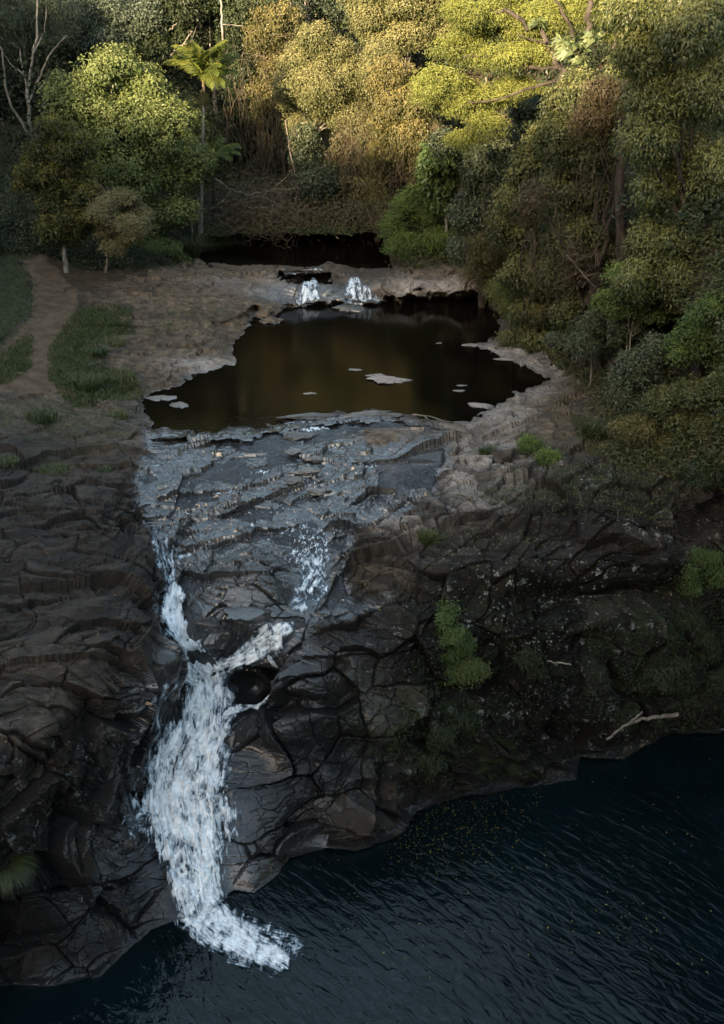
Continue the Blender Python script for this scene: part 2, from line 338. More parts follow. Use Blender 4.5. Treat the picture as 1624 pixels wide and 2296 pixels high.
STREAM = [(320,965),(420,962),(560,962),(640,940),(720,932),(860,928),(930,950),(1010,985),(1000,1050),(960,1120),(900,1165),(800,1200),(775,1290),(790,1350),(860,1360),(770,1400),(650,1420),(560,1450),(470,1490),(400,1440),(365,1380),(385,1330),(350,1270),(320,1190),(300,1080),(330,1010)]
dS = sdf(STREAM, u, v) + wob * .8
shore = np.minimum(np.minimum(np.abs(dMw), np.abs(dL)), np.abs(dC))
# ---- fractured plates
warp = np.stack([fbm(B * .35, 3, 5), fbm(B * .35, 3, 6), fbm(B * .35, 3, 7)], -1)
ca, sa = math.cos(.42), math.sin(.42)
Bw = B + warp * np.array([.8, .6, .3])
Q = np.stack([Bw[:, 0] * ca + Bw[:, 1] * sa, -Bw[:, 0] * sa + Bw[:, 1] * ca, Bw[:, 2] + .12 * Bw[:, 0] + .05 * Bw[:, 1]], -1)
calm = gauss([(650,1700,240,260,1.),(230,2020,300,150,.8),(420,1480,90,90,.8),(760,1520,140,120,1.)], u, v)
disp = np.zeros(len(B)); crack = np.zeros(len(B)); cell = None
ampL = .60 + .28 * sm(.15, .6, slope)
stamp = np.where(dS > 0, .75, 1.)
wq = np.stack([fbm(B * .9, 4, 15), fbm(B * .9, 4, 16), fbm(B * .9, 4, 18)], -1)
Q = Q + wq * np.array([.10, .06, .03])
# bedding: the surface breaks along warped layers into long ledges
hb = Q[:, 2] + .30 * fbm(Q * np.array([.16, .38, .2]), 4, 19, .5) + .05 * fbm(Q * np.array([.9, 2.2, 1.]), 2, 20, .5)
led = np.zeros(len(B)); ledge = np.zeros(len(B))
for H, k, e in ((.55, .5, .5), (.21, .8, .3), (.085, .8, .3)):
    s_ = hb / H; fr = s_ - np.floor(s_); led += k * H * (sm(0, e, fr) - fr); ledge = np.maximum(ledge, (1 - sm(0, e * 1.2, fr)) * (H / .55) ** .5)
for (sx, sy, sz, amp, tl, ck, sd, aw) in ((.17, .30, .30, .16, .20, .0, 11, 1), (.40, .80, .42, .28, .38, .16, 12, 1), (1.0, 1.9, .85, .09, .36, .02, 13, 1), (2.5, 4.6, 2.2, .03, .28, .0, 14, 1)):
    q = Q * np.array([sx, sy, sz]); F1, F2, dv_, ih = voro(q, sd)
    tilt = np.stack([np.cos(ih * 37), np.sin(ih * 37) - .5, ih * 0 + .3], -1)
    disp += (amp * (ih - .5) + tl * (dv_ / np.array([sx, sy, sz]) * tilt).sum(-1)) * (1 if sd < 12 else .75 + .5 * sm(.1, .5, slope)) * (1 if sd < 13 else 1 - .7 * calm)
    e = 1 - sm(0, .05 if sd < 13 else .09, F2 - F1)
    disp -= ck * e
    if ck: crack = np.maximum(crack, e * (1 if sd == 12 else .25 * (1 - calm)) * (1 if sd == 12 else np.clip(vnoise(Q * .7, 77) * 2 + .3, 0, 1)))
    if sd == 12: cell = ih
    if sd == 13: cell = (cell + ih) * .5
disp += led * (1.3 - 1.25 * sm(.05, .3, slope)) + .1
rid = fbm(Q * np.array([.9, 1.6, 3.]), 5, 31, .5); disp += .04 * rid
disp += .02 * (1 - np.abs(fbm(Q * np.array([2.2, 5, 6.]), 4, 41, .5)) * 2)
cal = sm(900, 1150, v)
amp = ampL * stamp * (1 - .93 * soft) * (.32 + .68 * cal)
amp *= .35 + .65 * sm(0, 26, shore)
amp = np.where((dL > 6), amp * .3, amp)
amp *= 1 - .75 * gauss([(345,1490,50,110,1.)], u, v)
fall_d, _, _ = ribbon([(393,1340,26),(440,1490,45),(440,1640,95),(420,1800,110),(440,1950,75),(440,2050,60)], u, v)
fall_d = np.minimum(fall_d, ribbon([(645,1405,34),(560,1466,34),(478,1510,40)], u, v)[0]); fall_d = np.minimum(fall_d, ribbon([(698,1200,26),(695,1310,40),(672,1368,26)], u, v)[0])
amp *= .28 + .72 * sm(.7, 2.2, fall_d)
amp *= .3 + .7 * sm(0, 60, np.abs(dL))
D = disp * amp
# recesses (undercuts and dark holes) and a few rounded boulders
D -= gauss([(575,1545,50,36,1.1),(660,1575,50,22,.8),(440,1410,18,22,.7),(800,1690,60,40,.8),(1200,1330,70,22,.6),(1010,1510,40,60,.4),(1450,1330,80,28,.9),(1130,1560,60,70,.5),(760,1492,22,14,.45),(820,1775,30,30,.5),(1330,1450,60,50,.6)], u, v)
D += gauss([(1200,1285,260,22,.40),(1450,1262,150,18,.35),(980,1318,50,16,.3),(930,1290,14,40,.3)], u, v) - gauss([(1230,1350,240,34,.7),(1100,1420,70,60,.5),(1480,1340,120,40,.6),(940,1420,60,16,.2)], u, v)
D += gauss([(375,1500,26,60,.6),(300,1560,40,50,.35),(540,1350,90,60,.45),(900,985,110,22,.25),(1130,1180,200,12,.35),(1350,1270,120,14,.4),(600,1640,90,30,.3),(1400,1620,70,40,.5),(870,1850,50,30,.4),(250,1880,60,30,.3),(1000,1640,60,60,.4)], u, v)
D = np.where(dM > 30, D * .2, D)
V3 = B + NB * D[:, None]
# overlapping soft noise for soil
V3[:, 2] += soft * .12 * fbm(B * .6, 3, 51)
for dd, zz in ((dMw, Z_MAIN), (dL, Z_LOW), (dC + wob * .6, Z_CREEK)):
    V3[:, 2] = np.where(dd > 3, np.minimum(V3[:, 2], zz - .03), V3[:, 2])
V3[:, 2] = np.where((dMw < -2) & (dMw > -14) & (dS < -4), np.maximum(V3[:, 2], Z_MAIN + .015), V3[:, 2])
# ---- zone attributes
nz = fbm(B * .5, 3, 61); nz2 = fbm(B * 1.8, 3, 62)
tan = gauss([(450,790,260,130,.8),(500,650,320,90,1.),(1000,640,200,50,1.),(520,720,160,60,.9),(250,930,260,120,.35),(860,1290,80,60,.75),(1180,900,190,170,.75),(860,985,120,24,.6),(1230,990,160,60,.5),(80,900,200,60,.6),(430,1520,60,20,.2),(280,1690,70,110,.4),(120,1560,220,160,.22)], u, v)
pale = gauss([(1060,1070,150,60,1.),(900,1185,80,30,.9),(1110,935,90,40,.9),(1180,780,130,25,1.),(480,820,110,22,.8),(950,645,110,22,.8),(540,640,120,20,.55),(1160,880,90,30,.9),(420,910,80,25,.8),(1100,1000,100,30,.8),(1060,1130,100,24,.8),(530,1340,60,30,.55),(400,1000,120,20,.3),(1180,830,120,30,.8),(870,850,80,20,1.),(860,965,150,30,.35)], u, v)
wet = np.clip(sm(-14, 12, dS) * (1 - .5 * gauss([(540,1320,90,70,1.),(900,985,120,25,1.5)], u, v)), 0, 1)
wet = np.maximum(wet, sm(2.6, 1.2, fall_d) * .95)
wet = np.maximum(wet, .85 * gauss([(270,1980,180,150,1.),(600,1700,200,230,1.),(640,1520,120,100,1.),(760,1560,120,120,.6),(700,660,140,30,1.),(420,940,120,30,.6),(560,1850,110,120,1.)], u, v))
wet = np.maximum(wet, sm(-10, 0, dMw) * .55)
wet = np.maximum(wet, sm(.9, .1, V3[:, 2]) * .8)
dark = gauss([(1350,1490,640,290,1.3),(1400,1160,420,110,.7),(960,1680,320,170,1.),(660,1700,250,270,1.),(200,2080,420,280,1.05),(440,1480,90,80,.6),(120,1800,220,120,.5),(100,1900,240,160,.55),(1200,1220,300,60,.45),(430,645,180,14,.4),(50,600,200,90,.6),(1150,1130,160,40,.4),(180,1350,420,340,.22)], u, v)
dark = np.maximum(dark, sm(.22, .5, slope) * sm(840, 960, u) * sm(1230, 1300, v)); dark = np.maximum(dark, .75 * sm(.25, .5, slope) * sm(1500, 1620, v))  # steep faces darkened: overhang shade and dark algae put into the colour
lich = gauss([(1250,1300,380,110,1.),(1150,1400,300,160,.9),(1150,1560,260,160,.6),(230,1740,200,170,.55),(1250,1080,300,70,.8),(60,1780,150,200,.5),(950,1500,150,120,.6),(960,640,200,40,.9),(1350,1640,120,70,.7),(600,640,200,40,.5),(900,1740,140,60,.4),(1400,1180,250,50,.8)], u, v)
moss = gauss([(1100,1480,190,220,.35),(1500,1480,220,220,.7),(960,1620,180,110,.7),(1300,1080,260,60,.6),(120,960,200,60,.5),(1050,1700,160,60,.8),(420,700,70,16,.6),(1250,930,120,80,.25),(480,706,60,16,.6)], u, v)
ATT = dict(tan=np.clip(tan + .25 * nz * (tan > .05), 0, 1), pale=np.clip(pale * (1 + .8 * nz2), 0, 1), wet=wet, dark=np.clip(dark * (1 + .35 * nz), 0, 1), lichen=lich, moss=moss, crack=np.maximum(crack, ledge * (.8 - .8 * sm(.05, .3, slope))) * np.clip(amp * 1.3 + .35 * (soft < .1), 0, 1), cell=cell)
FACES = grid_faces(NV, NU)
fm = FACES[:, 0]
isP = (dP[fm] > 0) & (dA[fm] < 4) & (dF[fm] < 0); isG = (dA[fm] > 0) & ~isP; isF = (dF[fm] > 0) & ~isP & ~isG
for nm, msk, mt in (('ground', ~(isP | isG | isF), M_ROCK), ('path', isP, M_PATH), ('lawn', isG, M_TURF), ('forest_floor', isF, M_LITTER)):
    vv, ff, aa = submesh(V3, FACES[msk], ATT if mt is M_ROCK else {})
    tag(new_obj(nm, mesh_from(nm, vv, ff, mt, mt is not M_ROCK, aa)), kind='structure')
print('terrain', round(time.time() - T0, 1), len(V3))
# coarse lookup of ground height
LX = V3.reshape(NV, NU, 3)[::4, ::4].reshape(-1, 3)
def ground(x, y):
    d = (LX[:, 0] - x) ** 2 + (LX[:, 1] - y) ** 2; i = int(d.argmin())
    if d[i] < 6: return float(LX[i, 2])
    d2 = (EXT[:, 0] - x) ** 2 + (EXT[:, 1] - y) ** 2; j = int(d2.argmin())
    return float(EXT[j, 2]) if d2[j] < d[i] else float(LX[i, 2])

# hillside rising behind the creek: the terrain's far rows carried on
top = V3.reshape(NV, NU, 3)[0][::5]
rows = []
for k in range(46):
    s = (k / 45) ** 1.5; L = 190 * s; r = np.linalg.norm(top[:, :2], axis=1)[:, None]; dr = top[:, :2] / r
    xy = top[:, :2] + dr * L; z = top[:, 2] + (.10 * L + .0022 * L * L if True else 0) * (1 if L < 95 else 1)
    z = top[:, 2] + np.where(L < 12, .10 * L, 1.2 + .60 * (L - 12)) 
    xyz = np.c_[xy, z]; xyz[:, 2] += (.9 * fbm(xyz * .12, 3, 71) * min(1, k / 4) + (3 * vnoise(xyz * .03, 72) if L > 15 else 0))
    rows.append(xyz)
EXT = np.concatenate(rows)
tag(new_obj('hillside', mesh_from('hillside', EXT, grid_faces(46, len(top)), M_LITTER)), kind='structure')

# unseen wooded slopes, added and shaped to keep the evening sun off the gorge
def shade_hills_material():
    t = NT('wooded_shade_ridge'); p = t.pos(); c = t.mix(t.ramp(t.noise(p, .12, 6, .7), .35, .65), (.012, .022, .008), (.05, .07, .022))
    return t.done(t.principled(c, .95, t.bump(t.noise(p, .5, 5, .7), 1.2, 1.), Specular_IOR_Level=.1))
SD = np.array(SUN_DIR)
SHADE_RIDGE_T = np.array([-400, -120, -75, -60, -54, -48, -38, -27, -18, -8, 5, 40, 200, 400.])
SHADE_RIDGE_Z = np.array([40, 92, 91, 84, 77.5, 77.0, 77.5, 77., 79.5, 84, 90, 95, 90, 60.])  # crest heights set by which crowns the sun should reach
def shade_ridge():
    t = np.concatenate([np.arange(-400, -110, 12), np.arange(-110, 60, 1.6), np.arange(60, 400, 12.)]); prof = np.interp(t, SHADE_RIDGE_T, SHADE_RIDGE_Z)
    prof = prof + 1.6 * vnoise(np.stack([t / 4.5, t * 0, t * 0], -1), 81) + 1.0 * vnoise(np.stack([t / 1.9, t * 0, t * 0], -1), 82)
    prof = prof + (150 - 150) ; out = []
    for s, k in ((-60, .0), (-85, .18), (-115, .5), (-140, .8), (-150, 1.), (-160, .98), (-200, .7), (-260, .3), (-320, 0)):
        out.append(np.stack([s * SD[0] + t * SD[1], s * SD[1] - t * SD[0], -4 + (prof + 4) * k], -1))
    P = np.concatenate(out)
    tag(new_obj('shade_hills', mesh_from('shade_hills', P, grid_faces(9, len(t)), shade_hills_material())), kind='structure')
shade_ridge()
def shade_banks():  # unseen banks added behind the viewpoint to cut the sky light
    a = np.radians(np.linspace(-205, 22, 90)); out = []
    for r, z in ((40, -2), (43, 6), (46, 16), (52, 25), (58, 31), (70, 35), (90, 38), (120, 34), (150, 10)):
        x = np.cos(a) * r; y = 14 + np.sin(a) * r; p = np.stack([x, y, x * 0 + z], -1); p[:, 2] += (2.5 * fbm(p * .12, 3, 88) if z > 0 else 0); out.append(p)
    P = np.concatenate(out); tag(new_obj('shade_hills', mesh_from('shade_hills', P, grid_faces(9, 90), shade_hills_material())), kind='structure')
shade_banks()

# ------------------------------------------------------------------ WATER
def water_mat(name, base, ripple, scale, stretch, rough=.06, dist=.05, tint=None, ang=0., spec=.5, fine=.3):
    t = NT(name); p = t.pos()
    mp = t.node('ShaderNodeMapping', vector_type='TEXTURE'); t.l.new(p, mp.inputs[0]); mp.inputs['Rotation'].default_value = (0, 0, ang); mp.inputs['Scale'].default_value = (1 / stretch[0], 1 / stretch[1], 1)
    n1 = t.noise(mp.outputs[0], scale, 3, .5, .6); n2 = t.noise(mp.outputs[0], scale * 3.3, 3, .6, .4)
    h = t.math('ADD', n1, t.math('MULTIPLY', n2, fine))
    c = t.mix(t.ramp(t.noise(p, .22, 3), .35, .65), base, tint or base)
    nb = t.bump(h, dist, ripple)
    return t.done(t.principled(c, rough, nb, IOR=1.33, Specular_IOR_Level=spec))
W_LOW = water_mat('deep_green_water', (.0016, .0052, .0062), 1., 1.6, (.62, 1.7), .05, .085, (.0011, .0032, .0038), R(-44), fine=.12)
W_MAIN = water_mat('still_brown_water', (.0022, .0016, .001), .28, 1.6, (.8, 3.), .06, .02, (.004, .0028, .0018), 0, spec=.18)
def flat_sheet(name, us, vs, z, mat, inside=None):
    a, b = [q.ravel() for q in np.meshgrid(us, vs)]; P = at_z(a, b, np.full(a.shape, z)); F = grid_faces(len(vs), len(us))
    if inside is not None:
        m = inside(a, b); F = F[m[F].any(1)]; P, F, _ = submesh(P, F, {})
    return tag(new_obj(name, mesh_from(name, P, F, mat)), kind='structure')
o = new_obj('lower_pool', mesh_from('lower_pool', np.array([(-160, -120, 0), (160, -120, 0), (160, 42, 0), (-160, 42, 0.)]), np.array([[0, 1, 2, 3]]), W_LOW)); tag(o, kind='structure')
flat_sheet('main_pool', np.arange(250, 1330, 8.), np.arange(640, 1010, 5.), Z_MAIN, W_MAIN, lambda a, b: sdf(MAIN, a, b) > -16)
flat_sheet('creek', np.arange(390, 920, 8.), np.arange(490, 620, 5.), Z_CREEK, W_MAIN, lambda a, b: sdf(CREEK, a, b) > -8)
flat_sheet('rock_basin_water', np.arange(590, 780, 5.), np.arange(600, 650, 3.), Z_UP, W_MAIN, lambda a, b: sdf(UPPER, a, b) > -4)

# thin sheet of running water over the shelf
def stream_mat():
    t = NT('running_water'); p = t.pos()
    n1 = t.noise(p, 2.2, 4, .6, 1.2); n2 = t.noise(t.scale(p, (1, .5, 1)), 7, 4, .65, .8)
    h = t.math('ADD', n1, t.math('MULTIPLY', n2, .5)); nb = t.bump(h, .22, 1.)
    c = t.mix(t.ramp(n1, .4, .62), (.010, .009, .008), (.030, .033, .038))
    f = t.attr('foam'); fo = t.ramp(t.math('ADD', t.math('MULTIPLY', t.math('SUBTRACT', n2, .5), 4.5), f), .6, 1.25)
    c = t.mix(fo, c, (.62, .68, .74))
    return t.done(t.principled(c, t.ramp(fo, 0, 1, .16, .6), nb, IOR=1.38, Coat_Weight=.3, Coat_Roughness=.1, Coat_IOR=1.4))
su = np.arange(290, 1030, 2.6); sv = np.arange(900, 1500, 2.6); a, b = [q.ravel() for q in np.meshgrid(su, sv)]
w2 = 9 * vnoise(np.stack([a / 23, b / 12, a * 0], -1), 3) + 5 * vnoise(np.stack([a / 9, b / 5, a * 0], -1), 4)
ds = sdf(STREAM, a, b); zz = bil(a, b); Pz = at_z(a, b, zz)
lift = .045 + .06 * vnoise(Pz * .35, 91) + .02 * vnoise(Pz * 1.2, 92)
lift += gauss([(860,1120,60,40,.07),(640,1150,60,30,.05),(800,1030,70,40,.10),(360,1015,60,14,.14),(330,1080,50,10,.12),(930,1060,50,30,.10),(790,1372,50,14,.10),(900,1150,60,16,.14),(480,1090,60,24,.04),(690,1200,60,40,.08),(360,1225,30,40,.08)], a, b)
lift -= gauss([(540,1320,90,60,.3),(900,985,120,22,.3),(1000,1090,60,30,.1)], a, b)
Pz[:, 2] += lift - .5 * sm(14, -10, ds)
foam_s = gauss([(700,1240,60,50,.62),(690,1195,90,24,.5),(640,1300,60,30,.4),(350,1215,30,35,.8),(405,1247,50,8,1.),(820,1050,30,25,.6),(830,1080,20,15,.9),(500,1105,40,8,1.),(700,965,40,6,1.),(760,1010,30,6,.9),(600,1060,40,5,.9),(420,1150,50,6,.8),(560,1180,60,6,.8),(800,1090,24,8,1.),(740,1140,40,5,.9),(380,985,60,8,.7),(660,945,60,10,.8),(880,1000,40,8,.6),(560,965,160,8,.45),(400,1180,80,8,.8),(760,945,60,8,.6),(660,1140,160,20,.35)], a, b)
Fs = grid_faces(len(sv), len(su)); Fs = Fs[(ds > -10)[Fs].all(1)]; vv, ff, aa = submesh(Pz, Fs, {'foam': foam_s})
tag(new_obj('stream', mesh_from('stream', vv, ff, stream_mat(), True, aa)), kind='structure')

# ------------------------------------------------------------------ WHITE WATER: lumpy sheets on the rock, with holes
def white_mat():
    t = NT('white_water'); f = t.attr('dens'); uv = t.attr('flow', 'Vector')
    p = t.pos(); n1 = t.noise(t.scale(p, (1.5, .8, .55)), 2.4, 7, .66, .5); n2 = t.noise(t.scale(uv, (1., .15, 1.)), 6.5, 4, .65, .5)
    n3 = t.noise(uv, .55, 3, .5)
    s = t.math('ADD', t.math('MULTIPLY', n1, .50), t.math('MULTIPLY', n2, .30)); s = t.math('ADD', s, t.math('MULTIPLY', n3, .20))
    s = t.math('ADD', t.math('MULTIPLY', t.math('SUBTRACT', s, .5), 7.), t.math('SUBTRACT', t.math('MULTIPLY', f, 1.15), .30))
    al = t.ramp(s, -.15, .6)
    col = t.mix(t.ramp(s, .0, 1.1), (.12, .18, .24), (.93, .96, .98))
    nb = t.bump(s, .12, .8)
    d = t.principled(col, .45, nb, Specular_IOR_Level=.4, Subsurface_Weight=0.)
    tr = t.node('ShaderNodeBsdfTransparent').outputs[0]; mx = t.node('ShaderNodeMixShader'); t.set(mx.inputs[0], al); t.l.new(tr, mx.inputs[1]); t.l.new(d, mx.inputs[2])
    return t.done(mx.outputs[0])
M_WHITE = white_mat()
TRI = V3.reshape(NV, NU, 3)
def surf(a, b):
    """rock surface (displaced) at photo parameters a, b: position and normal"""
    ia = np.clip(np.interp(a, US, np.arange(NU)), 0, NU - 1.001); ib = np.clip(np.interp(b, VS, np.arange(NV)), 0, NV - 1.001)
    i = ia.astype(int); j = ib.astype(int); f = (ia - i)[:, None]; g = (ib - j)[:, None]
    p = (TRI[j, i] * (1 - f) + TRI[j, i + 1] * f) * (1 - g) + (TRI[j + 1, i] * (1 - f) + TRI[j + 1, i + 1] * f) * g
    nn = Nn[j, i] / np.linalg.norm(Nn[j, i], axis=1)[:, None] * .4 + [0, -.35, .6]; return p, nn / np.linalg.norm(nn, axis=1)[:, None]
def whitewater(name, ribs, label, lift=.12, lump=.14, step=2.0, k=.5, flat=None, group=None, blobs=None):
    """ribs: list of (points, strength)"""
    allp = np.array([p for r, _ in ribs for p in r]); m = allp[:, 2].max() * 1.6
    us = np.arange(allp[:, 0].min() - m, allp[:, 0].max() + m, step); vs = np.arange(allp[:, 1].min() - m, allp[:, 1].max() + m, step)
    a, b = [q.ravel() for q in np.meshgrid(us, vs)]
    dens = np.zeros(a.shape); al = np.zeros(a.shape); ac = np.zeros(a.shape)
    for r, st in ribs:
        q, x, y = ribbon(r, a, b); d = st * (1 - sm(.6, 1.5, q)); m_ = d > dens; dens = np.where(m_, d, dens); al = np.where(m_, x, al); ac = np.where(m_, y, ac)
    if blobs: dens = dens - gauss(blobs, a, b)
    P, N = surf(a, b)
    S0 = P.copy()
    # smooth the support so that the sheet bridges small rock steps
    G = P.reshape(len(vs), len(us), 3)
    for _ in range(12):
        q = np.pad(G, ((1, 1), (1, 1), (0, 0)), mode='edge'); G = np.maximum(G * [0, 0, 1] - 9e9 * np.array([1, 1, 0]), (q[1:-1, 1:-1] * 2 + q[:-2, 1:-1] + q[2:, 1:-1] + q[1:-1, :-2] + q[1:-1, 2:]) / 6 * [0, 0, 1] - 9e9 * np.array([1, 1, 0])) * [0, 0, 1] + (q[1:-1, 1:-1] * 2 + q[:-2, 1:-1] + q[2:, 1:-1] + q[1:-1, :-2] + q[1:-1, 2:]) / 6 * [1, 1, 0]
    P = G.reshape(-1, 3)
    if flat is not None: Pf = at_z(a, b, np.full(a.shape, flat + .015)); P = np.where((P[:, 2] < flat)[:, None], Pf, P)
    f3 = np.stack([ac / 30, al / 60, al * 0], -1)
    h = lift * sm(.05, .5, dens) + lump * dens * (fbm(f3 * np.array([2.2, 2.2, 1]), 4, 101) * .9 + .6 * vnoise(f3 * 7, 105)) - .25 * (1 - sm(0, .12, dens))
    P[:, 2] = np.where(dens > .3, np.maximum(P[:, 2], S0[:, 2] - .02), P[:, 2])
    P = P + N * h[:, None]
    if flat is not None: P[:, 2] = np.where(dens > .1, np.maximum(P[:, 2], flat + .02 + .1 * np.abs(vnoise(f3 * 5, 106)) * dens), P[:, 2])
    F = grid_faces(len(vs), len(us)); F = F[(dens > .04)[F].all(1)]
    flow = np.stack([ac / 40, al / 40, al * 0], -1) * k * 2
    vv, ff, aa = submesh(P, F, {'dens': dens, 'flow': flow})
    c = vv.mean(0); me = mesh_from(name, vv - c, ff, M_WHITE, True, aa)
    return tag(new_obj(name, me, None, c), label, 'waterfall', group)
whitewater('waterfall', [
 ([(393,1338,20),(386,1375,19),(394,1410,25),(417,1450,32),(440,1490,38),(460,1535,46),(462,1590,50),(460,1640,48),(440,1680,66),(418,1740,84),(412,1800,92),(418,1850,88),(430,1900,70),(440,1950,58),(448,2000,50),(458,2040,48),(500,2075,50)], .97),
 ([(640,1416,16),(606,1434,30),(570,1462,24),(520,1492,20),(478,1510,30)], .85), ([(655,1405,8),(640,1425,14),(622,1450,12)], .5),
 ([(370,1560,30),(365,1640,40),(352,1700,38)], .42),
 ([(505,1560,22),(515,1600,20),(490,1650,20)], .6),
 ([(603,1478,5),(606,1520,6),(600,1556,8),(590,1582,9),(545,1590,10),(500,1606,12)], .85),
 ([(330,1840,30),(300,1850,24),(290,1875,14)], .5),
 ([(520,1830,22),(520,1870,16),(508,1920,10)], .5),
], 'tall white cascade pouring in a widening fan down the dark rock into the lower pool', .24, .26, 1.9, blobs=[(375,1590,26,30,.5),(488,1585,14,30,.42),(455,1790,26,60,.12)])
whitewater('foam_tongue', [([(450,2040,46),(490,2080,44),(545,2112,40),(590,2135,34),(625,2155,22)], 1.0), ([(560,2110,60),(640,2130,34),(665,2120,18)], .42), ([(600,2160,20),(610,2180,12)], .45), ([(420,2050,30),(410,2066,16)], .5)],
           'churning white foam where the cascade runs out onto the lower pool', .05, .16, 1.9, flat=0.0)['category'] = 'foam'
whitewater('small_cascade', [([(700,1205,20),(712,1235,16),(690,1262,20),(705,1290,26),(690,1318,26),(692,1340,30),(668,1362,16)], .46), ([(740,1225,8),(728,1262,12),(712,1300,12),(730,1330,10)], .42)], 'broken white rapid between dark rocks above the main cascade', .06, .12, 1.9)
whitewater('small_cascade', [([(697,643,17),(694,662,21),(692,684,23)], .85)], 'short boxy white fall, leftmost of the pair dropping into the brown pool', .05, .06, 1.6, group='pair of small falls above the brown pool')
whitewater('small_cascade', [([(796,636,14),(800,655,24),(812,680,36),(842,684,14)], .72)], 'flaring white fall beside the ledge, rightmost of the pair dropping into the brown pool', .05, .06, 1.6, group='pair of small falls above the brown pool')
whitewater('small_cascade', [([(330,1186,10),(342,1212,18),(358,1245,24),(366,1275,22),(380,1310,20),(393,1330,16)], .40)], 'thin ruffled white channel feeding the left arm of the main cascade', .06, .10, 1.9)
whitewater('riffle', [([(640,614,5),(680,613,5),(722,609,7)], .7)], 'thin line of white riffle at the lip of the far creek', .06, .05, 1.6)['category'] = 'rapid'
print('water', round(time.time() - T0, 1))

# ------------------------------------------------------------------ FOLIAGE
rng = np.random.default_rng(11)
def leaf_mat(name, dark, mid, young, tr=.35, rough=.5, spec=.35):
    t = NT(name); a = t.node('ShaderNodeAttribute', attribute_name='tint'); s = t.node('ShaderNodeSeparateColor'); t.l.new(a.outputs['Color'], s.inputs[0])
    f = t.math('ADD', t.math('MULTIPLY', s.outputs[0], .6), t.math('MULTIPLY', s.outputs[2], .4))
    c = t.mix(f, dark, mid); c = t.mix(s.outputs[1], c, young)
    p = t.principled(c, rough, None, Specular_IOR_Level=spec); tl = t.node('ShaderNodeBsdfTranslucent'); t.l.new(c, tl.inputs[0])
    mx = t.node('ShaderNodeMixShader'); mx.inputs[0].default_value = tr; t.l.new(p, mx.inputs[1]); t.l.new(tl.outputs[0], mx.inputs[2])
    return t.done(mx.outputs[0])
def bark_mat(name, a, b, sc=3., spots=None):
    t = NT(name); p = t.pos(); n = t.noise(t.scale(p, (1, 1, .35)), sc, 5, .65); c = t.mix(t.ramp(n, .38, .62), a, b)
    return t.done(t.principled(c, .9, t.bump(n, .05, .8), Specular_IOR_Level=.2))
LM = dict(
 olive=leaf_mat('bright_green_leaves', (.030, .050, .013), (.078, .108, .030), (.185, .205, .065)),
 golden=leaf_mat('golden_green_leaves', (.045, .055, .018), (.100, .104, .036), (.225, .205, .085), .4),
 gold2=leaf_mat('olive_gold_leaves', (.040, .044, .016), (.090, .085, .030), (.20, .16, .05), .4),
 dark=leaf_mat('dark_green_leaves', (.009, .016, .006), (.024, .034, .012), (.050, .064, .022)),
 grey=leaf_mat('grey_green_leaves', (.030, .042, .024), (.070, .090, .058), (.13, .15, .10)),
 vine=leaf_mat('vine_leaves', (.022, .034, .011), (.060, .070, .025), (.14, .135, .04)),
 brown=leaf_mat('dry_vine_leaves', (.045, .034, .018), (.100, .075, .038), (.10, .10, .04)),
 ivy=leaf_mat('ivy_leaves', (.016, .026, .012), (.044, .058, .026), (.10, .105, .045), .2, .42, .4),
 lime=leaf_mat('lime_leaves', (.045, .062, .018), (.120, .135, .034), (.25, .26, .06), .45),
 fern=leaf_mat('fern_green_leaves', (.028, .050, .014), (.060, .095, .025), (.15, .20, .04)),
 tips=leaf_mat('yellow_tipped_leaves', (.010, .018, .006), (.028, .040, .012), (.15, .135, .025)),
 broom=leaf_mat('broom_leaves', (.060, .058, .026), (.115, .105, .048), (.16, .145, .06), .25),
 glossy=leaf_mat('glossy_long_leaves', (.022, .032, .010), (.062, .076, .024), (.17, .165, .045), .25, .42, .35),
 grass=leaf_mat('grass_blades', (.016, .028, .008), (.045, .068, .018), (.11, .11, .038), .3),
 sedge=leaf_mat('sedge_blades', (.010, .016, .006), (.040, .052, .016), (.12, .12, .04), .2),
 palm=leaf_mat('palm_leaflets', (.035, .060, .014), (.090, .120, .025), (.30, .27, .03), .45),
 dead=leaf_mat('dead_leaves', (.03, .018, .006), (.09, .06, .014), (.22, .17, .035), .2),
 stag=leaf_mat('staghorn_leaves', (.06, .085, .035), (.10, .13, .055), (.15, .17, .07), .4),
)
B_GREY = bark_mat('grey_bark', (.07, .06, .048), (.16, .14, .11)); B_DARK = bark_mat('dark_bark', (.018, .014, .011), (.050, .040, .032))
B_PALE = bark_mat('pale_bark', (.09, .08, .066), (.23, .21, .18), 1.6); B_VINE = bark_mat('vine_stems', (.040, .030, .019), (.110, .084, .056))
B_SPOT = bark_mat('mottled_bark', (.02, .018, .015), (.13, .125, .11), 3.5); B_DRY = bark_mat('dry_wood', (.07, .058, .045), (.16, .135, .11))

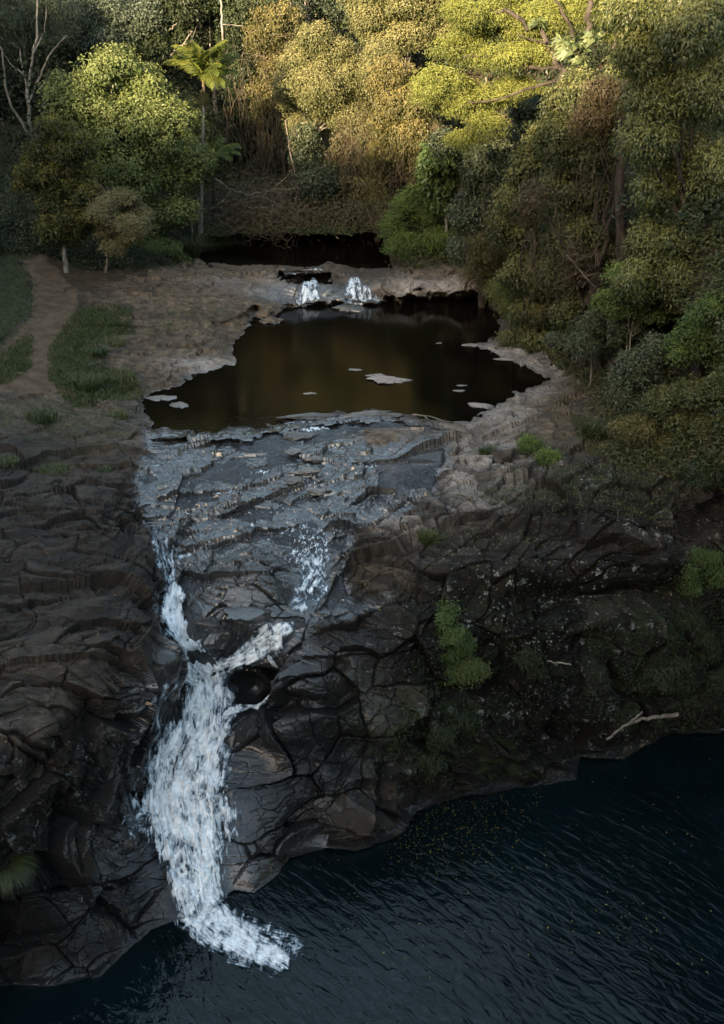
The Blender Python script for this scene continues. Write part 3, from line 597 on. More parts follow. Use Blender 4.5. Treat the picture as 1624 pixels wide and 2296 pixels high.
class Geo:
    def __init__(s): s.V = []; s.F = []; s.T = []; s.n = 0
    def add(s, V, F, T=None):
        s.V.append(V); s.F.append(F + s.n); s.n += len(V); s.T.append(np.zeros((len(F), 3)) + (.5 if T is None else T))
    def leaves(s, P, N, D, L, W, T, fold=.12):
        """one bent rhombus a leaf: P base, N normal, D axis, L/W per leaf"""
        D = D - N * (D * N).sum(1)[:, None]; D /= np.linalg.norm(D, axis=1)[:, None] + 1e-9; S = np.cross(N, D)
        L = L[:, None]; W = W[:, None]; m = P + D * L * .5
        V = np.stack([P, m + S * W * .5 + N * L * fold, P + D * L - N * L * fold * .6, m - S * W * .5 + N * L * fold], 1).reshape(-1, 3)
        s.add(V, np.arange(len(V)).reshape(-1, 4), T)
    def tube(s, pts, rad, k=6):
        pts = np.array(pts, float); n = len(pts); rad = np.broadcast_to(rad, (n,)); t = np.gradient(pts, axis=0); t /= np.linalg.norm(t, axis=1)[:, None] + 1e-9
        ref = np.where(np.abs(t[:, 2:3]) > .9, [[1., 0, 0]], [[0, 0, 1.]]); a = np.cross(t, ref); a /= np.linalg.norm(a, axis=1)[:, None]; b = np.cross(t, a)
        an = np.arange(k) * 2 * math.pi / k
        V = (pts[:, None] + rad[:, None, None] * (np.cos(an)[None, :, None] * a[:, None] + np.sin(an)[None, :, None] * b[:, None])).reshape(-1, 3)
        i = np.arange(n - 1)[:, None] * k; j = np.arange(k)[None]; F = np.stack([i + j, i + (j + 1) % k, i + k + (j + 1) % k, i + k + j], -1).reshape(-1, 4)
        s.add(V, F)
    def build(s, name, mat, parent=None, origin=(0, 0, 0), smooth=False):
        V = np.concatenate(s.V) - np.array(origin); F = np.concatenate(s.F); T = np.concatenate(s.T)
        me = mesh_from(name, V, F, mat, smooth, None, {'tint': T} if mat.name.find('lea') >= 0 or mat.name.find('blades') >= 0 or mat.name.startswith('broom') else None)
        o = new_obj(name, me, parent); 
        if parent is None: o.location = origin
        return o
def rdir(n):
    d = rng.normal(size=(n, 3)); return d / np.linalg.norm(d, axis=1)[:, None]
def crook(a, b, n=7, w=.06, sag=0.):
    a = np.array(a, float); b = np.array(b, float); t = np.linspace(0, 1, n)[:, None]; L = np.linalg.norm(b - a)
    off = np.cumsum(rng.normal(size=(n, 3)), 0) * L * w / math.sqrt(n); off -= off[0] + (off[-1] - off[0]) * t
    p = a + (b - a) * t + off; p[:, 2] += sag * L * (t * (1 - t))[:, 0] * 4; return p
def crown_geo(g, lob, n, L, W, rc=.9, hang=0., young=.35, droop=.3, shell=(.74, 1.06), sub=8, per=40):
    lob = np.array(lob, float)
    if sub:
        d = rdir(len(lob) * sub); li = np.repeat(np.arange(len(lob)), sub); d[:, 2] = np.where(d[:, 2] < -.3, -d[:, 2], d[:, 2]); k = rng.uniform(.30, .52, len(li)); c = lob[li, :3] + lob[li, 3:6] * d * (1.02 - k * .8)[:, None]
        lob = np.concatenate([np.c_[lob[:, :3], lob[:, 3:6] * .52], np.c_[c, lob[li, 3:6] * k[:, None] * [1, 1, .85 + .5 * hang]]])
    r3 = lob[:, 3:6]; area = (r3[:, 0] * r3[:, 1] + r3[:, 0] * r3[:, 2] + r3[:, 1] * r3[:, 2])
    nc = max(8, int(n / per)); w = area / area.sum(); li = rng.choice(len(lob), int(nc * 1.9), p=w); d = rdir(len(li))
    keep = (rng.random(len(li)) < np.where(d[:, 1] > .35, .4, 1)) & (rng.random(len(li)) < np.where(d[:, 2] < -.55, .35, 1)); li = li[keep]; d = d[keep]
    sh = shell[0] + (shell[1] - shell[0]) * rng.random(len(li)) ** .7
    c = lob[li, :3] + r3[li] * d * sh[:, None]; 
    q = (c[:, None] - lob[None, :, :3]) / (r3[None] * .72); inside = ((q ** 2).sum(-1) < 1).any(1) & (rng.random(len(c)) < .8); c = c[~inside]; d = d[~inside]; li = li[~inside]
    if len(c) > nc: c = c[:nc]; d = d[:nc]; li = li[:nc]
    nn = max(6, int(n / len(c))); m = len(c); size = rc * (.55 + .8 * rng.random(m))
    ci = np.repeat(np.arange(m), nn); off = rdir(m * nn) * (rng.random(m * nn) ** .4)[:, None]; off[:, 2] = np.where(off[:, 2] < 0, off[:, 2] * (.55 + 2.6 * hang), off[:, 2] * .8)
    off += d[ci] * .25; P = c[ci] + off * size[ci][:, None]
    N = d[ci] * .5 + off * .6 + rng.normal(size=P.shape) * .45; N[:, 2] += .55 * (1 - hang); N[:, 1] -= .25 * hang; N /= np.linalg.norm(N, axis=1)[:, None]
    D = rng.normal(size=P.shape) * .7 + off * .6; D[:, 2] -= droop + 1.2 * hang
    ct = rng.random(m); yg = np.clip(young * (.35 + 1.3 * rng.random(m)) * (1 + .8 * d[:, 2]), 0, 1)[ci] * np.clip(.35 + off[:, 2] * .8 + .5 * rng.random(len(ci)), 0, 1)
    T = np.stack([ct[ci], yg, rng.random(len(ci))], -1); LL = L * (.6 + .7 * rng.random(len(ci)))
    g.leaves(P, N, D, LL, LL * W, T); return c
NT_ = 0
def tree(name, label, cat, mat, lobes, Y, base, n, L=.26, W=.5, rc=.9, hang=0., young=.35, dr=.8, bark=B_GREY, tr=.22, group=None, limbs=True, limb=None, baseY=None, spread=0, **kw):
    """lobes: (u, v, ru, rv[, dY]) in photo units at distance Y"""
    lob = []
    for l in lobes:
        y = Y + (l[4] if len(l) > 4 else rng.uniform(-1.2, 1.2)); p = at_y(l[0], l[1], y); k = np.linalg.norm(p - [0, 0, CAM_Z]) / math.hypot(FOC, math.hypot(l[0] - 812, l[1] - 1148))
        rx, rz = l[2] * k, l[3] * k; lob.append((*p, rx, (rx + rz) / 2 * dr, rz))
    lob = np.array(lob); by = baseY or Y; bx = at_y(base[0], base[1], by)[0]; bz = ground(bx, by); root_p = np.array([bx, by, bz - .1])
    root = tag(bpy.data.objects.new(name, None), label, cat, group); root.location = root_p; link(root)
    g = Geo(); cl = crown_geo(g, lob, n, L, W, rc, hang, young, **kw); g.build('crown', mat, root, root_p)
    if limbs:
        t = Geo(); cen = lob[:, :3].mean(0); low = lob[:, 2].min(); hub = np.array([(bx * 2 + cen[0]) / 3, (by * 2 + cen[1]) / 3, max(bz + .25 * (cen[2] - bz), min(low, bz + .6 * (cen[2] - bz)))])
        P = crook(root_p, hub, 7, .05); t.tube(P, np.linspace(tr * 1.25, tr * .8, 7), 8)
        if limb: t.build('trunk', bark, root, root_p, True); t = Geo()
        for i, l in enumerate(lob):
            e = crook(hub, l[:3], 7, .12); t.tube(e, np.linspace(tr * .55, tr * .14, 7), 5)
            near = cl[np.argsort(((cl - l[:3]) ** 2).sum(1))[:14]]
            for c in near[::2]: t.tube(crook(l[:3], c, 4, .12), np.linspace(tr * .13, .012, 4), 3)
        t.build('limbs' if limb else 'trunk', limb or bark, root, root_p, True)
    return root, lob
def limb_px(g, pts, r0, r1, k=6, sub=4):
    """a limb through photo points (u, v, Y)"""
    P = np.array([at_y(*p) for p in pts]); m = (len(P) - 1) * sub + 1; x = np.linspace(0, len(P) - 1, m); Q = np.stack([np.interp(x, np.arange(len(P)), P[:, i]) for i in range(3)], -1)
    Q[1:-1] += rng.normal(size=Q[1:-1].shape) * r0 * .5; g.tube(Q, np.linspace(r0, r1, m), k)

# --- left side
tree('round_tree', 'large domed tree with bright green clumped crown beside the tall palm', 'tree', LM['olive'],
 [(245,165,62,52),(180,225,72,58),(305,215,75,62),(355,300,85,78),(235,290,95,78),(400,395,72,78),(305,395,105,88),(395,490,50,44),(195,370,82,72),(430,380,42,52),(330,500,70,46),(140,200,34,36),(262,128,30,22),(375,245,30,26),(130,260,30,40)], 79, (300, 610), 80000, .22, .55, .6, young=.5, tr=.28)
tree('yellow_tipped_tree', 'dark slender tree with yellow tipped leaves and a mottled pale trunk by the path', 'tree', LM['tips'],
 [(125,295,40,32),(112,345,46,40),(155,345,55,45),(98,400,52,45),(155,420,66,50),(118,470,52,46),(172,500,52,46),(110,520,34,30),(150,545,45,26),(60,420,30,24),(195,440,30,30)], 70, (157, 668), 26000, .27, .34, .5, young=.32, bark=B_SPOT, limb=B_DARK, tr=.17)
tree('umbrella_tree', 'small umbrella shaped olive brown tree with many thin stems on the bare bank', 'tree', LM['broom'],
 [(265,455,66,32),(222,480,36,34),(312,482,34,34),(240,515,44,40),(295,520,42,38),(265,560,30,22)], 69, (242, 655), 46000, .14, .5, .34, young=.3, tr=.09, shell=(.7, 1.03), sub=4, baseY=71)
tree('bush', 'leafy green bush at the foot of the large domed tree', 'bush', LM['olive'], [(372,570,52,28),(325,588,40,20),(402,590,28,16),(340,560,40,22)], 77, (370, 600), 9000, .2, .5, .45, young=.25, tr=.06)
tree('bush', 'dark low bush between the umbrella shaped tree and the green bush', 'bush', LM['dark'], [(300,600,34,18),(330,610,24,10)], 76, (300, 610), 4000, .2, .5, .4, young=.15, tr=.05)
# pale gum
def pale_gum():
    p0 = at_y(70, 330, 92); bz = ground(p0[0], 92); r = np.array([p0[0], 92, bz - .2]); root = tag(bpy.data.objects.new('gum_tree', None), 'slender gum with forked chalk white trunk rising from the dark forest edge', 'tree'); root.location = r; link(root)
    t = Geo(); b = at_y(70, 300, 92); t.tube(crook(r, b, 8, .02), np.linspace(.24, .17, 8), 8)
    limb_px(t, [(70,300,92),(64,240,92),(66,160,92),(84,60,92),(86,-20,92)], .17, .07); limb_px(t, [(66,230,92),(55,170,92.5),(45,110,93),(20,95,93)], .10, .03)
    limb_px(t, [(66,225,92),(90,170,92),(118,110,91.5),(152,78,91.5)], .11, .03); limb_px(t, [(76,120,92),(100,70,92),(104,20,92)], .07, .03); limb_px(t, [(84,205,92),(104,180,92),(110,160,92)], .05, .02); limb_px(t, [(60,170,92),(30,150,92),(2,110,92)], .06, .02)
    limb_px(t, [(72,330,92),(86,280,92),(104,240,92)], .06, .02)
    t.build('trunk', B_PALE, root, r, True)
    g = Geo(); lob = []
    for (a, b_, ra, rb) in ((40,50,45,30),(110,40,50,32),(140,90,35,20),(70,0,60,25),(10,90,40,30)):
        p = at_y(a, b_, 94); k = 96 / FOC; lob.append((*p, ra * k, ra * k, rb * k))
    crown_geo(g, lob, 12000, .2, .35, .7, .2, .2, shell=(.5, 1.1)); g.build('crown', LM['grey'], root, r)
pale_gum()
DK = 'dark'
tree('forest_tree', 'black green tree filling the far left edge beside the white gum', 'tree', LM[DK], [(10,250,70,80),(60,330,70,80),(0,400,80,90),(70,430,60,70),(20,520,70,50)], 96, (30, 560), 18000, .3, .5, 1., young=.1)
tree('forest_tree', 'dim green tree with feathery top above the white gum', 'tree', LM['dark'], [(30,60,60,60),(0,140,60,60),(130,130,60,60),(110,60,50,50),(60,-10,80,40)], 104, (60, 560), 18000, .3, .5, 1., young=.4)
tree('forest_tree', 'soft grey green tree top directly above the large domed tree', 'tree', LM['grey'], [(225,40,65,45),(280,70,55,45),(180,60,50,45),(310,110,40,40),(230,100,60,40),(330,50,45,40)], 98, (230, 560), 26000, .26, .5, .8, young=.25)
tree('forest_tree', 'dark tree with a crooked bare limb left of the palm top', 'tree', LM['dark'], [(390,40,50,50),(350,130,45,45),(400,150,50,60),(360,200,50,50),(420,90,45,50),(390,250,45,60),(430,20,40,40)], 99, (390, 560), 26000, .28, .5, .85, young=.45, bark=B_GREY)
tree('forest_tree', 'brown green tree behind the palm trunk', 'tree', LM['vine'], [(430,260,40,60),(470,330,40,60),(430,360,45,60),(480,420,40,50),(440,440,40,50),(410,420,30,40)], 94, (450, 560), 18000, .25, .5, .8, young=.35, hang=.3)
tree('forest_tree', 'leaning green tree with a thin white trunk above the palm', 'tree', LM['dark'], [(490,40,45,50),(460,0,50,40),(520,10,50,50),(500,110,40,50)], 101, (495, 560), 16000, .26, .5, .8, young=.6, bark=B_PALE)

# --- palm
def frond(g, base, az, el, L, droop=1.0, lw=.05, ll=.75, n=34, dead=0.):
    s = np.linspace(0, 1, 14); d = np.array([math.cos(az), math.sin(az)]); ang = el - droop * 1.5 * s ** 1.3
    seg = L / 13; x = np.r_[0, np.cumsum(np.cos(ang[:-1]) * seg)]; z = np.r_[0, np.cumsum(np.sin(ang[:-1]) * seg)]
    P = base + np.stack([x * d[0], x * d[1], z], -1); r = Geo(); g.tube(P, np.linspace(.045, .012, 14), 4)
    t = np.linspace(.16, 1, n); Q = np.stack([np.interp(t, s, P[:, i]) for i in range(3)], -1); T = np.gradient(Q, axis=0); T /= np.linalg.norm(T, axis=1)[:, None]
    S = np.cross(T, [0, 0, 1.]); S /= np.linalg.norm(S, axis=1)[:, None] + 1e-9; U = np.cross(S, T)
    for sg in (-1, 1):
        D = S * sg * .8 + T * .55 - np.array([0, 0, .45]) + rng.normal(size=S.shape) * .08; N = U + S * sg * .5
        N = N / np.linalg.norm(N, axis=1)[:, None]; l = ll * np.sin(np.clip(t, .1, .95) * math.pi) ** .5
        g.leaves(Q, N, D, l, l * 0 + lw, np.stack([rng.random(n), np.full(n, dead) * rng.random(n) * 1.2, rng.random(n)], -1), .03)
def palm(name, label, top, Y, base_uv, n, L, tr, fr, skirt=True, lean=0, bark=B_PALE, yr=.25, lens=1.):
    T = at_y(top[0], top[1], Y); bx = at_y(base_uv[0], base_uv[1], Y)[0]; r = np.array([bx, Y, ground(bx, Y) - .1]); root = tag(bpy.data.objects.new(name, None), label, 'palm'); root.location = r; link(root)
    t = Geo(); t.tube(crook(r, T, 12, .008), np.linspace(tr * 1.2, tr * .8, 12), 8); t.build('trunk', bark, root, r, True)
    c = Geo(); c.tube([T, T + [0, 0, .5], T + [.03, 0, 1.3]], [tr * 1.05, tr * 1.25, tr * .7], 8); c.build('crownshaft', B_VINE if skirt else B_DARK, root, r, True)
    for i in range(n):
        g = Geo(); az, el = fr(i); dd = rng.uniform(.7, 1.1); frond(g, T + [0, 0, 1.2], az, el, L * rng.uniform(.85, 1.1), dd, .085 * lens, .8 * lens, 34, yr if i % 3 else yr * 3); g.build('frond', LM['palm'], root, r)
    if skirt:
        g = Geo(); nn = 260; a = rng.random(nn) * 6.28; rr = .12 + .33 * rng.random(nn); P = T + np.stack([np.cos(a) * rr, np.sin(a) * rr, .5 - .2 * rng.random(nn)], -1)
        D = np.stack([np.cos(a) * .25, np.sin(a) * .25, np.full(nn, -1.)], -1); N = np.stack([np.cos(a), np.sin(a), a * 0], -1); g.leaves(P, N, D, .5 + .5 * rng.random(nn), np.full(nn, .05), np.stack([rng.random(nn), rng.random(nn) * .4, rng.random(nn)], -1), .02); g.build('seed_skirt', LM['golden'], root, r)
palm('palm_tree', 'tall thin palm with pale straight trunk and yellow green fronds by the creek', (458, 222), 83, (453, 545), 17, 3.7, .12, lambda i: (rng.uniform(-1.5, .9) if i % 3 else rng.uniform(0, 6.28), rng.uniform(.5, 1.5)), yr=.12, lens=1.35)
palm('palm_tree', 'shorter dark palm drooping just right of the tall palm trunk', (478, 395), 85.5, (480, 545), 11, 3.0, .11, lambda i: (i * .6, rng.uniform(.4, 1.2)), skirt=False, bark=B_DARK, yr=.02)
for (uu, v0, v1, lb) in ((444, 440, 540, 'bare grey pole trunk standing just left of the palm'), (430, 470, 535, 'shorter bare grey pole trunk between the domed tree and the palm')):
    p = at_y(uu, v1, 82.5); z = ground(p[0], 82.5); g = Geo(); q = at_y(uu, v0, 82.5); g.tube(crook((p[0], 82.5, z - .1), q, 8, .02), np.linspace(.12, .07, 8), 7); g.tube(crook(q - [0, 0, .8], q + [.7, 0, .5], 5, .1), np.linspace(.05, .02, 5), 5)
    o = g.build('dead_trunk', B_GREY, None, (p[0], 82.5, z), True); tag(o, lb, 'dead tree')

# --- centre back: vine hung wall
tree('forest_tree', 'vine hung tree right of the palm fronds with brown hanging strands', 'tree', LM['dark'], [(545,60,45,60),(560,150,40,60),(530,200,40,60),(560,280,40,70),(520,320,35,60),(550,400,40,60),(600,20,45,50)], 99, (545, 545), 26000, .24, .55, .8, hang=.7, young=.35)  # dark leaf colour puts shade into this crown that the sun would light
tree('forest_tree', 'narrow brown green column of creepers left of the golden crown', 'tree', LM['gold2'], [(600,90,40,60),(620,170,32,60),(598,250,36,70),(640,70,36,50),(612,340,34,60)], 97, (610, 545), 22000, .22, .55, .7, hang=.7, young=.4)
tree('forest_tree', 'shadowed tree low behind the fallen branches', 'tree', LM['dark'], [(500,470,40,50),(560,480,50,50),(620,470,50,60),(640,380,40,70),(580,420,40,50)], 96, (570, 545), 18000, .24, .5, .7, young=.3)
tree('forest_tree', 'grey green round topped tree at the upper edge above the golden crown', 'tree', LM['grey'], [(700,40,50,38),(750,25,55,38),(660,70,30,40),(710,0,60,35)], 106, (710, 545), 20000, .26, .5, .7, young=.3)
tree('golden_tree', 'golden lit broad crown hanging over the far creek, left of the creeper columns', 'tree', LM['golden'], [(712,100,40,36),(680,150,48,46),(745,140,52,46),(790,195,55,60),(705,225,66,66),(655,205,30,50),(770,270,45,50),(840,160,42,50),(690,290,45,40)], 90, (700, 540), 90000, .17, .55, .58, hang=.25, young=.65)
tree('golden_tree', 'orange gold tree top in the full sun at the top centre', 'tree', LM['golden'], [(820,60,40,45),(870,30,50,40),(930,15,55,40),(900,90,55,42),(960,70,52,45),(850,110,42,40),(990,20,50,40),(820,10,45,35)], 97, (900, 545), 70000, .19, .55, .6, hang=.1, young=.8)
tree('ivy_column', 'dark ivy covered column standing at the water end of the fallen branches', 'creeper covered tree', LM['ivy'], [(690,345,38,50),(705,410,42,50),(690,460,36,50),(735,440,42,60),(725,500,48,34),(760,500,36,34)], 87, (710, 540), 30000, .2, .6, .55, hang=.55, young=.25, bark=B_DARK)
tree('creeper_curtain', 'brown curtain of dry creeper beneath the golden crown', 'creeper covered tree', LM['brown'], [(770,350,36,60),(800,300,36,50),(820,370,34,70),(780,430,26,60)], 88, (790, 545), 26000, .19, .5, .5, hang=1., young=.4)
tree('creeper_curtain', 'green gold creeper column between the brown curtain and the feathery shrub', 'creeper covered tree', LM['gold2'], [(880,200,50,55),(860,270,44,56),(910,260,46,60),(850,390,36,60),(880,340,40,60),(830,450,36,50),(870,430,30,50),(930,330,40,60)], 86, (850, 560), 42000, .2, .55, .55, hang=.75, young=.4)
tree('creeper_curtain', 'dim brown creeper screen low over the black water', 'creeper covered tree', LM['brown'], [(890,400,30,50),(800,500,30,36),(840,500,30,36),(950,400,34,40)], 85, (845, 560), 14000, .19, .5, .5, hang=1., young=.2)

# --- right of centre
def lime_tree():
    root, lob = tree('lime_green_tree', 'lime green feathery tree reaching left over the creek with dark crooked limbs', 'tree', LM['lime'],
     [(985,195,55,42),(960,225,32,26),(1035,115,62,50),(1095,60,70,45),(1175,70,70,50),(1015,245,44,24),(1085,235,66,40),(1150,210,55,30),(1080,290,50,26),(1240,50,70,50),(1330,35,60,46),(1130,140,66,34),(1210,130,50,30),(1045,320,36,22),(1280,10,60,40),(1130,10,70,36),(1040,40,50,40),(1380,80,40,40)], 64, (1300, 640), 110000, .155, .32, .45, young=.8, limbs=False, droop=.5, dr=1.0)
    r = np.array(root.location); t = Geo(); P = at_y(1290, 330, 62); t.tube(crook(r, P, 8, .04), np.linspace(.42, .3, 8), 9)
    limb_px(t, [(1290,330,62),(1272,230,62),(1262,180,62),(1245,120,62),(1205,65,62.5),(1140,28,63),(1080,20,64)], .26, .07, 8); limb_px(t, [(1270,205,62),(1308,120,62),(1320,60,62),(1322,-30,62)], .2, .14, 8)
    limb_px(t, [(1318,130,62),(1285,80,62),(1260,20,62),(1230,-20,62)], .12, .05); limb_px(t, [(1255,150,62),(1200,155,62),(1140,130,62.5),(1090,125,63),(1040,130,64)], .12, .03)
    limb_px(t, [(1262,180,62),(1180,200,62),(1110,225,63),(1060,230,63),(1000,215,64)], .09, .03); limb_px(t, [(1225,95,62),(1190,90,62),(1160,75,62)], .07, .03); limb_px(t, [(1280,260,62),(1240,290,61),(1200,330,61)], .07, .03); limb_px(t, [(1384,10,61),(1385,60,61),(1375,110,61)], .16, .1)
    t.build('trunk', B_DARK, root, r, True)
lime_tree()
def staghorn(u_, v_, Y, sz, label):
    c = at_y(u_, v_, Y); g = Geo(); n = 46; az = rng.random(n) * 6.28; D = np.stack([np.cos(az), np.sin(az) - .4, rng.uniform(-.9, .9, n)], -1); N = np.stack([-np.sin(az), np.cos(az), .6 + 0 * az], -1) + rng.normal(size=(n, 3)) * .3; N /= np.linalg.norm(N, axis=1)[:, None]
    l = sz * rng.uniform(.6, 1.1, n); g.leaves(np.tile(c, (n, 1)), N, D, l, l * .3, np.stack([rng.random(n), rng.random(n), rng.random(n)], -1), .2); 
    o = g.build('staghorn_fern', LM['stag'], None, c); tag(o, label, 'fern', 'staghorn ferns on the lime green tree')
staghorn(1285,110,61.3,1.1,'largest staghorn fern in the main fork of the dark limbs'); staghorn(1330,85,61.3,.8,'staghorn fern high on the upright dark limb'); staghorn(1262,92,61.5,.7,'pale staghorn fern on the limb left of the main fork'); staghorn(1200,52,62,.6,'small staghorn fern on the sloping limb towards the creek'); staghorn(1372,20,60.6,.8,'staghorn fern at the top near the vine covered trunk'); staghorn(1300,135,61.2,.6,'little staghorn fern hanging just below the largest one')
tree('feathery_shrub', 'light green feathery shrub drooping to the creek beside the pale ledge', 'shrub', LM['fern'], [(905,475,38,36),(930,450,40,28),(895,520,34,40),(960,500,48,50),(915,560,50,32),(990,555,46,34),(955,440,34,30)], 77, (960, 590), 30000, .2, .4, .5, young=.45, tr=.08)
tree('broad_leaf_tree', 'broad leaved green tree standing above the feathery shrub', 'tree', LM['fern'], [(985,395,38,40),(1010,365,38,34),(1030,420,40,46),(1000,450,40,36),(970,360,30,30)], 76, (1000, 580), 14000, .34, .75, .6, young=.12, tr=.12)
tree('ivy_mass', 'dark grey green ivy mass in the shade under the lime green tree', 'creeper covered tree', LM['ivy'], [(1080,395,56,60),(1120,470,52,66),(1062,500,46,56),(1150,370,46,60),(1050,560,40,34),(1100,330,50,40),(1200,270,50,50),(1000,330,30,30)], 70, (1090, 590), 48000, .19, .65, .5, hang=.5, young=.2, bark=B_DARK)
tree('olive_shrub', 'fine leaved olive shrub on the right end of the far ledge', 'shrub', LM['gold2'], [(1085,570,40,38),(1120,600,34,34),(1075,610,32,22),(1120,545,34,34),(1095,640,30,20)], 67.5, (1085, 650), 18000, .14, .45, .4, young=.15, tr=.06, baseY=70.5)
tree('weeping_shrub', 'yellow green weeping shrub overhanging the far right corner of the brown pool', 'shrub', LM['lime'], [(1135,640,26,26),(1125,670,28,22),(1150,690,30,16),(1160,650,26,24)], 62, (1200, 700), 9000, .16, .3, .35, young=.25, hang=.5, tr=.05, baseY=62.5)
tree('vine_mound', 'leafy mound with gold tips rising right of the olive shrub', 'creeper covered tree', LM['vine'], [(1180,390,34,44),(1160,450,38,40),(1140,510,40,44),(1215,330,34,40),(1180,540,46,56),(1170,620,46,46),(1200,700,46,40),(1215,640,40,50),(1195,745,38,26),(1170,765,44,22),(1225,770,40,24)], 60, (1210, 760), 42000, .19, .6, .45, hang=.4, young=.7, bark=B_DARK)
tree('vine_tower', 'tall creeper smothered tree with brown tangled stems at the right of the pool', 'creeper covered tree', LM['vine'], [(1300,250,70,70),(1255,330,50,60),(1330,340,60,70),(1280,430,56,66),(1350,450,50,70),(1250,520,44,60),(1310,560,60,66),(1365,590,40,60),(1260,630,50,56),(1320,690,50,50),(1270,720,44,40),(1390,200,50,60),(1370,300,50,60)], 56, (1310, 800), 70000, .18, .6, .45, hang=.55, young=.35, bark=B_DARK)
tree('creeper_curtain', 'grey brown mat of dead creeper high between the lime tree and the long leaved tree', 'creeper covered tree', LM['brown'], [(1330,270,44,40),(1380,250,40,50),(1350,210,40,30),(1190,470,30,50),(1290,600,30,50)], 54.6, (1350, 760), 12000, .16, .45, .4, hang=.8, young=.1, bark=B_DARK)
tree('long_leaved_tree', 'huge dark tree of long glossy leaves filling the right edge', 'tree', LM['glossy'], [(1440,130,60,70),(1540,70,80,80),(1500,230,76,76),(1600,220,70,90),(1450,330,56,66),(1550,370,76,84),(1480,440,60,66),(1610,420,60,90),(1560,530,70,76),(1470,560,50,60),(1620,600,56,80),(1450,220,50,60),(1420,40,60,50),(1620,40,60,70),(1520,640,56,56),(1430,640,40,46)], 48, (1560, 900), 120000, .22, .27, .5, young=.5, hang=.3, droop=.8, bark=B_DARK, tr=.3)
SH = 'shrubs along the right bank'
for lb, mt, lo, Y, b, n, yg in (
 ('pale green feathery bush above the narrow end of the right rock beach', 'fern', [(1385,620,30,26),(1430,660,50,40),(1380,690,44,40),(1470,700,50,36)], 50, (1420, 740), 20000, .5),
 ('ivy leaved bush at the inner edge of the right rock beach', 'ivy', [(1330,740,40,34),(1300,780,36,26),(1360,770,40,36),(1250,770,30,20),(1400,740,40,36)], 52, (1330, 800), 18000, .25),
 ('round glossy bush in the middle of the right bank', 'ivy', [(1425,830,44,44),(1400,880,34,36),(1460,860,46,46),(1480,800,46,40),(1440,900,40,34)], 46, (1430, 940), 24000, .25),
 ('tall bright green bush on the right edge above the dark hollow', 'fern', [(1570,740,50,40),(1610,790,50,50),(1540,790,46,40),(1600,700,40,36),(1650,740,40,60)], 43.5, (1590, 840), 26000, .3),
 ('dusky bush at the right edge below the bright green one', 'vine', [(1520,900,60,50),(1590,880,50,50),(1560,960,60,44),(1620,960,50,60),(1640,880,40,60)], 41.5, (1560, 1010), 30000, .35),
 ('yellowish bush spilling onto the dry grass at the right rock shelf', 'gold2', [(1420,970,40,36),(1460,1020,46,34),(1400,1010,34,26),(1500,1010,46,36)], 43, (1440, 1050), 20000, .35),
 ('straggly dark bush at the cliff top on the right edge', 'dark', [(1590,1060,46,34),(1640,1050,50,50),(1540,1050,40,24)], 40.5, (1600, 1090), 14000, .5)):
    tree('shrub', lb, 'shrub', LM[mt], lo, Y, b, n, .15, .55, .36, young=yg, tr=.05, group=SH)
print('trees', round(time.time() - T0, 1))
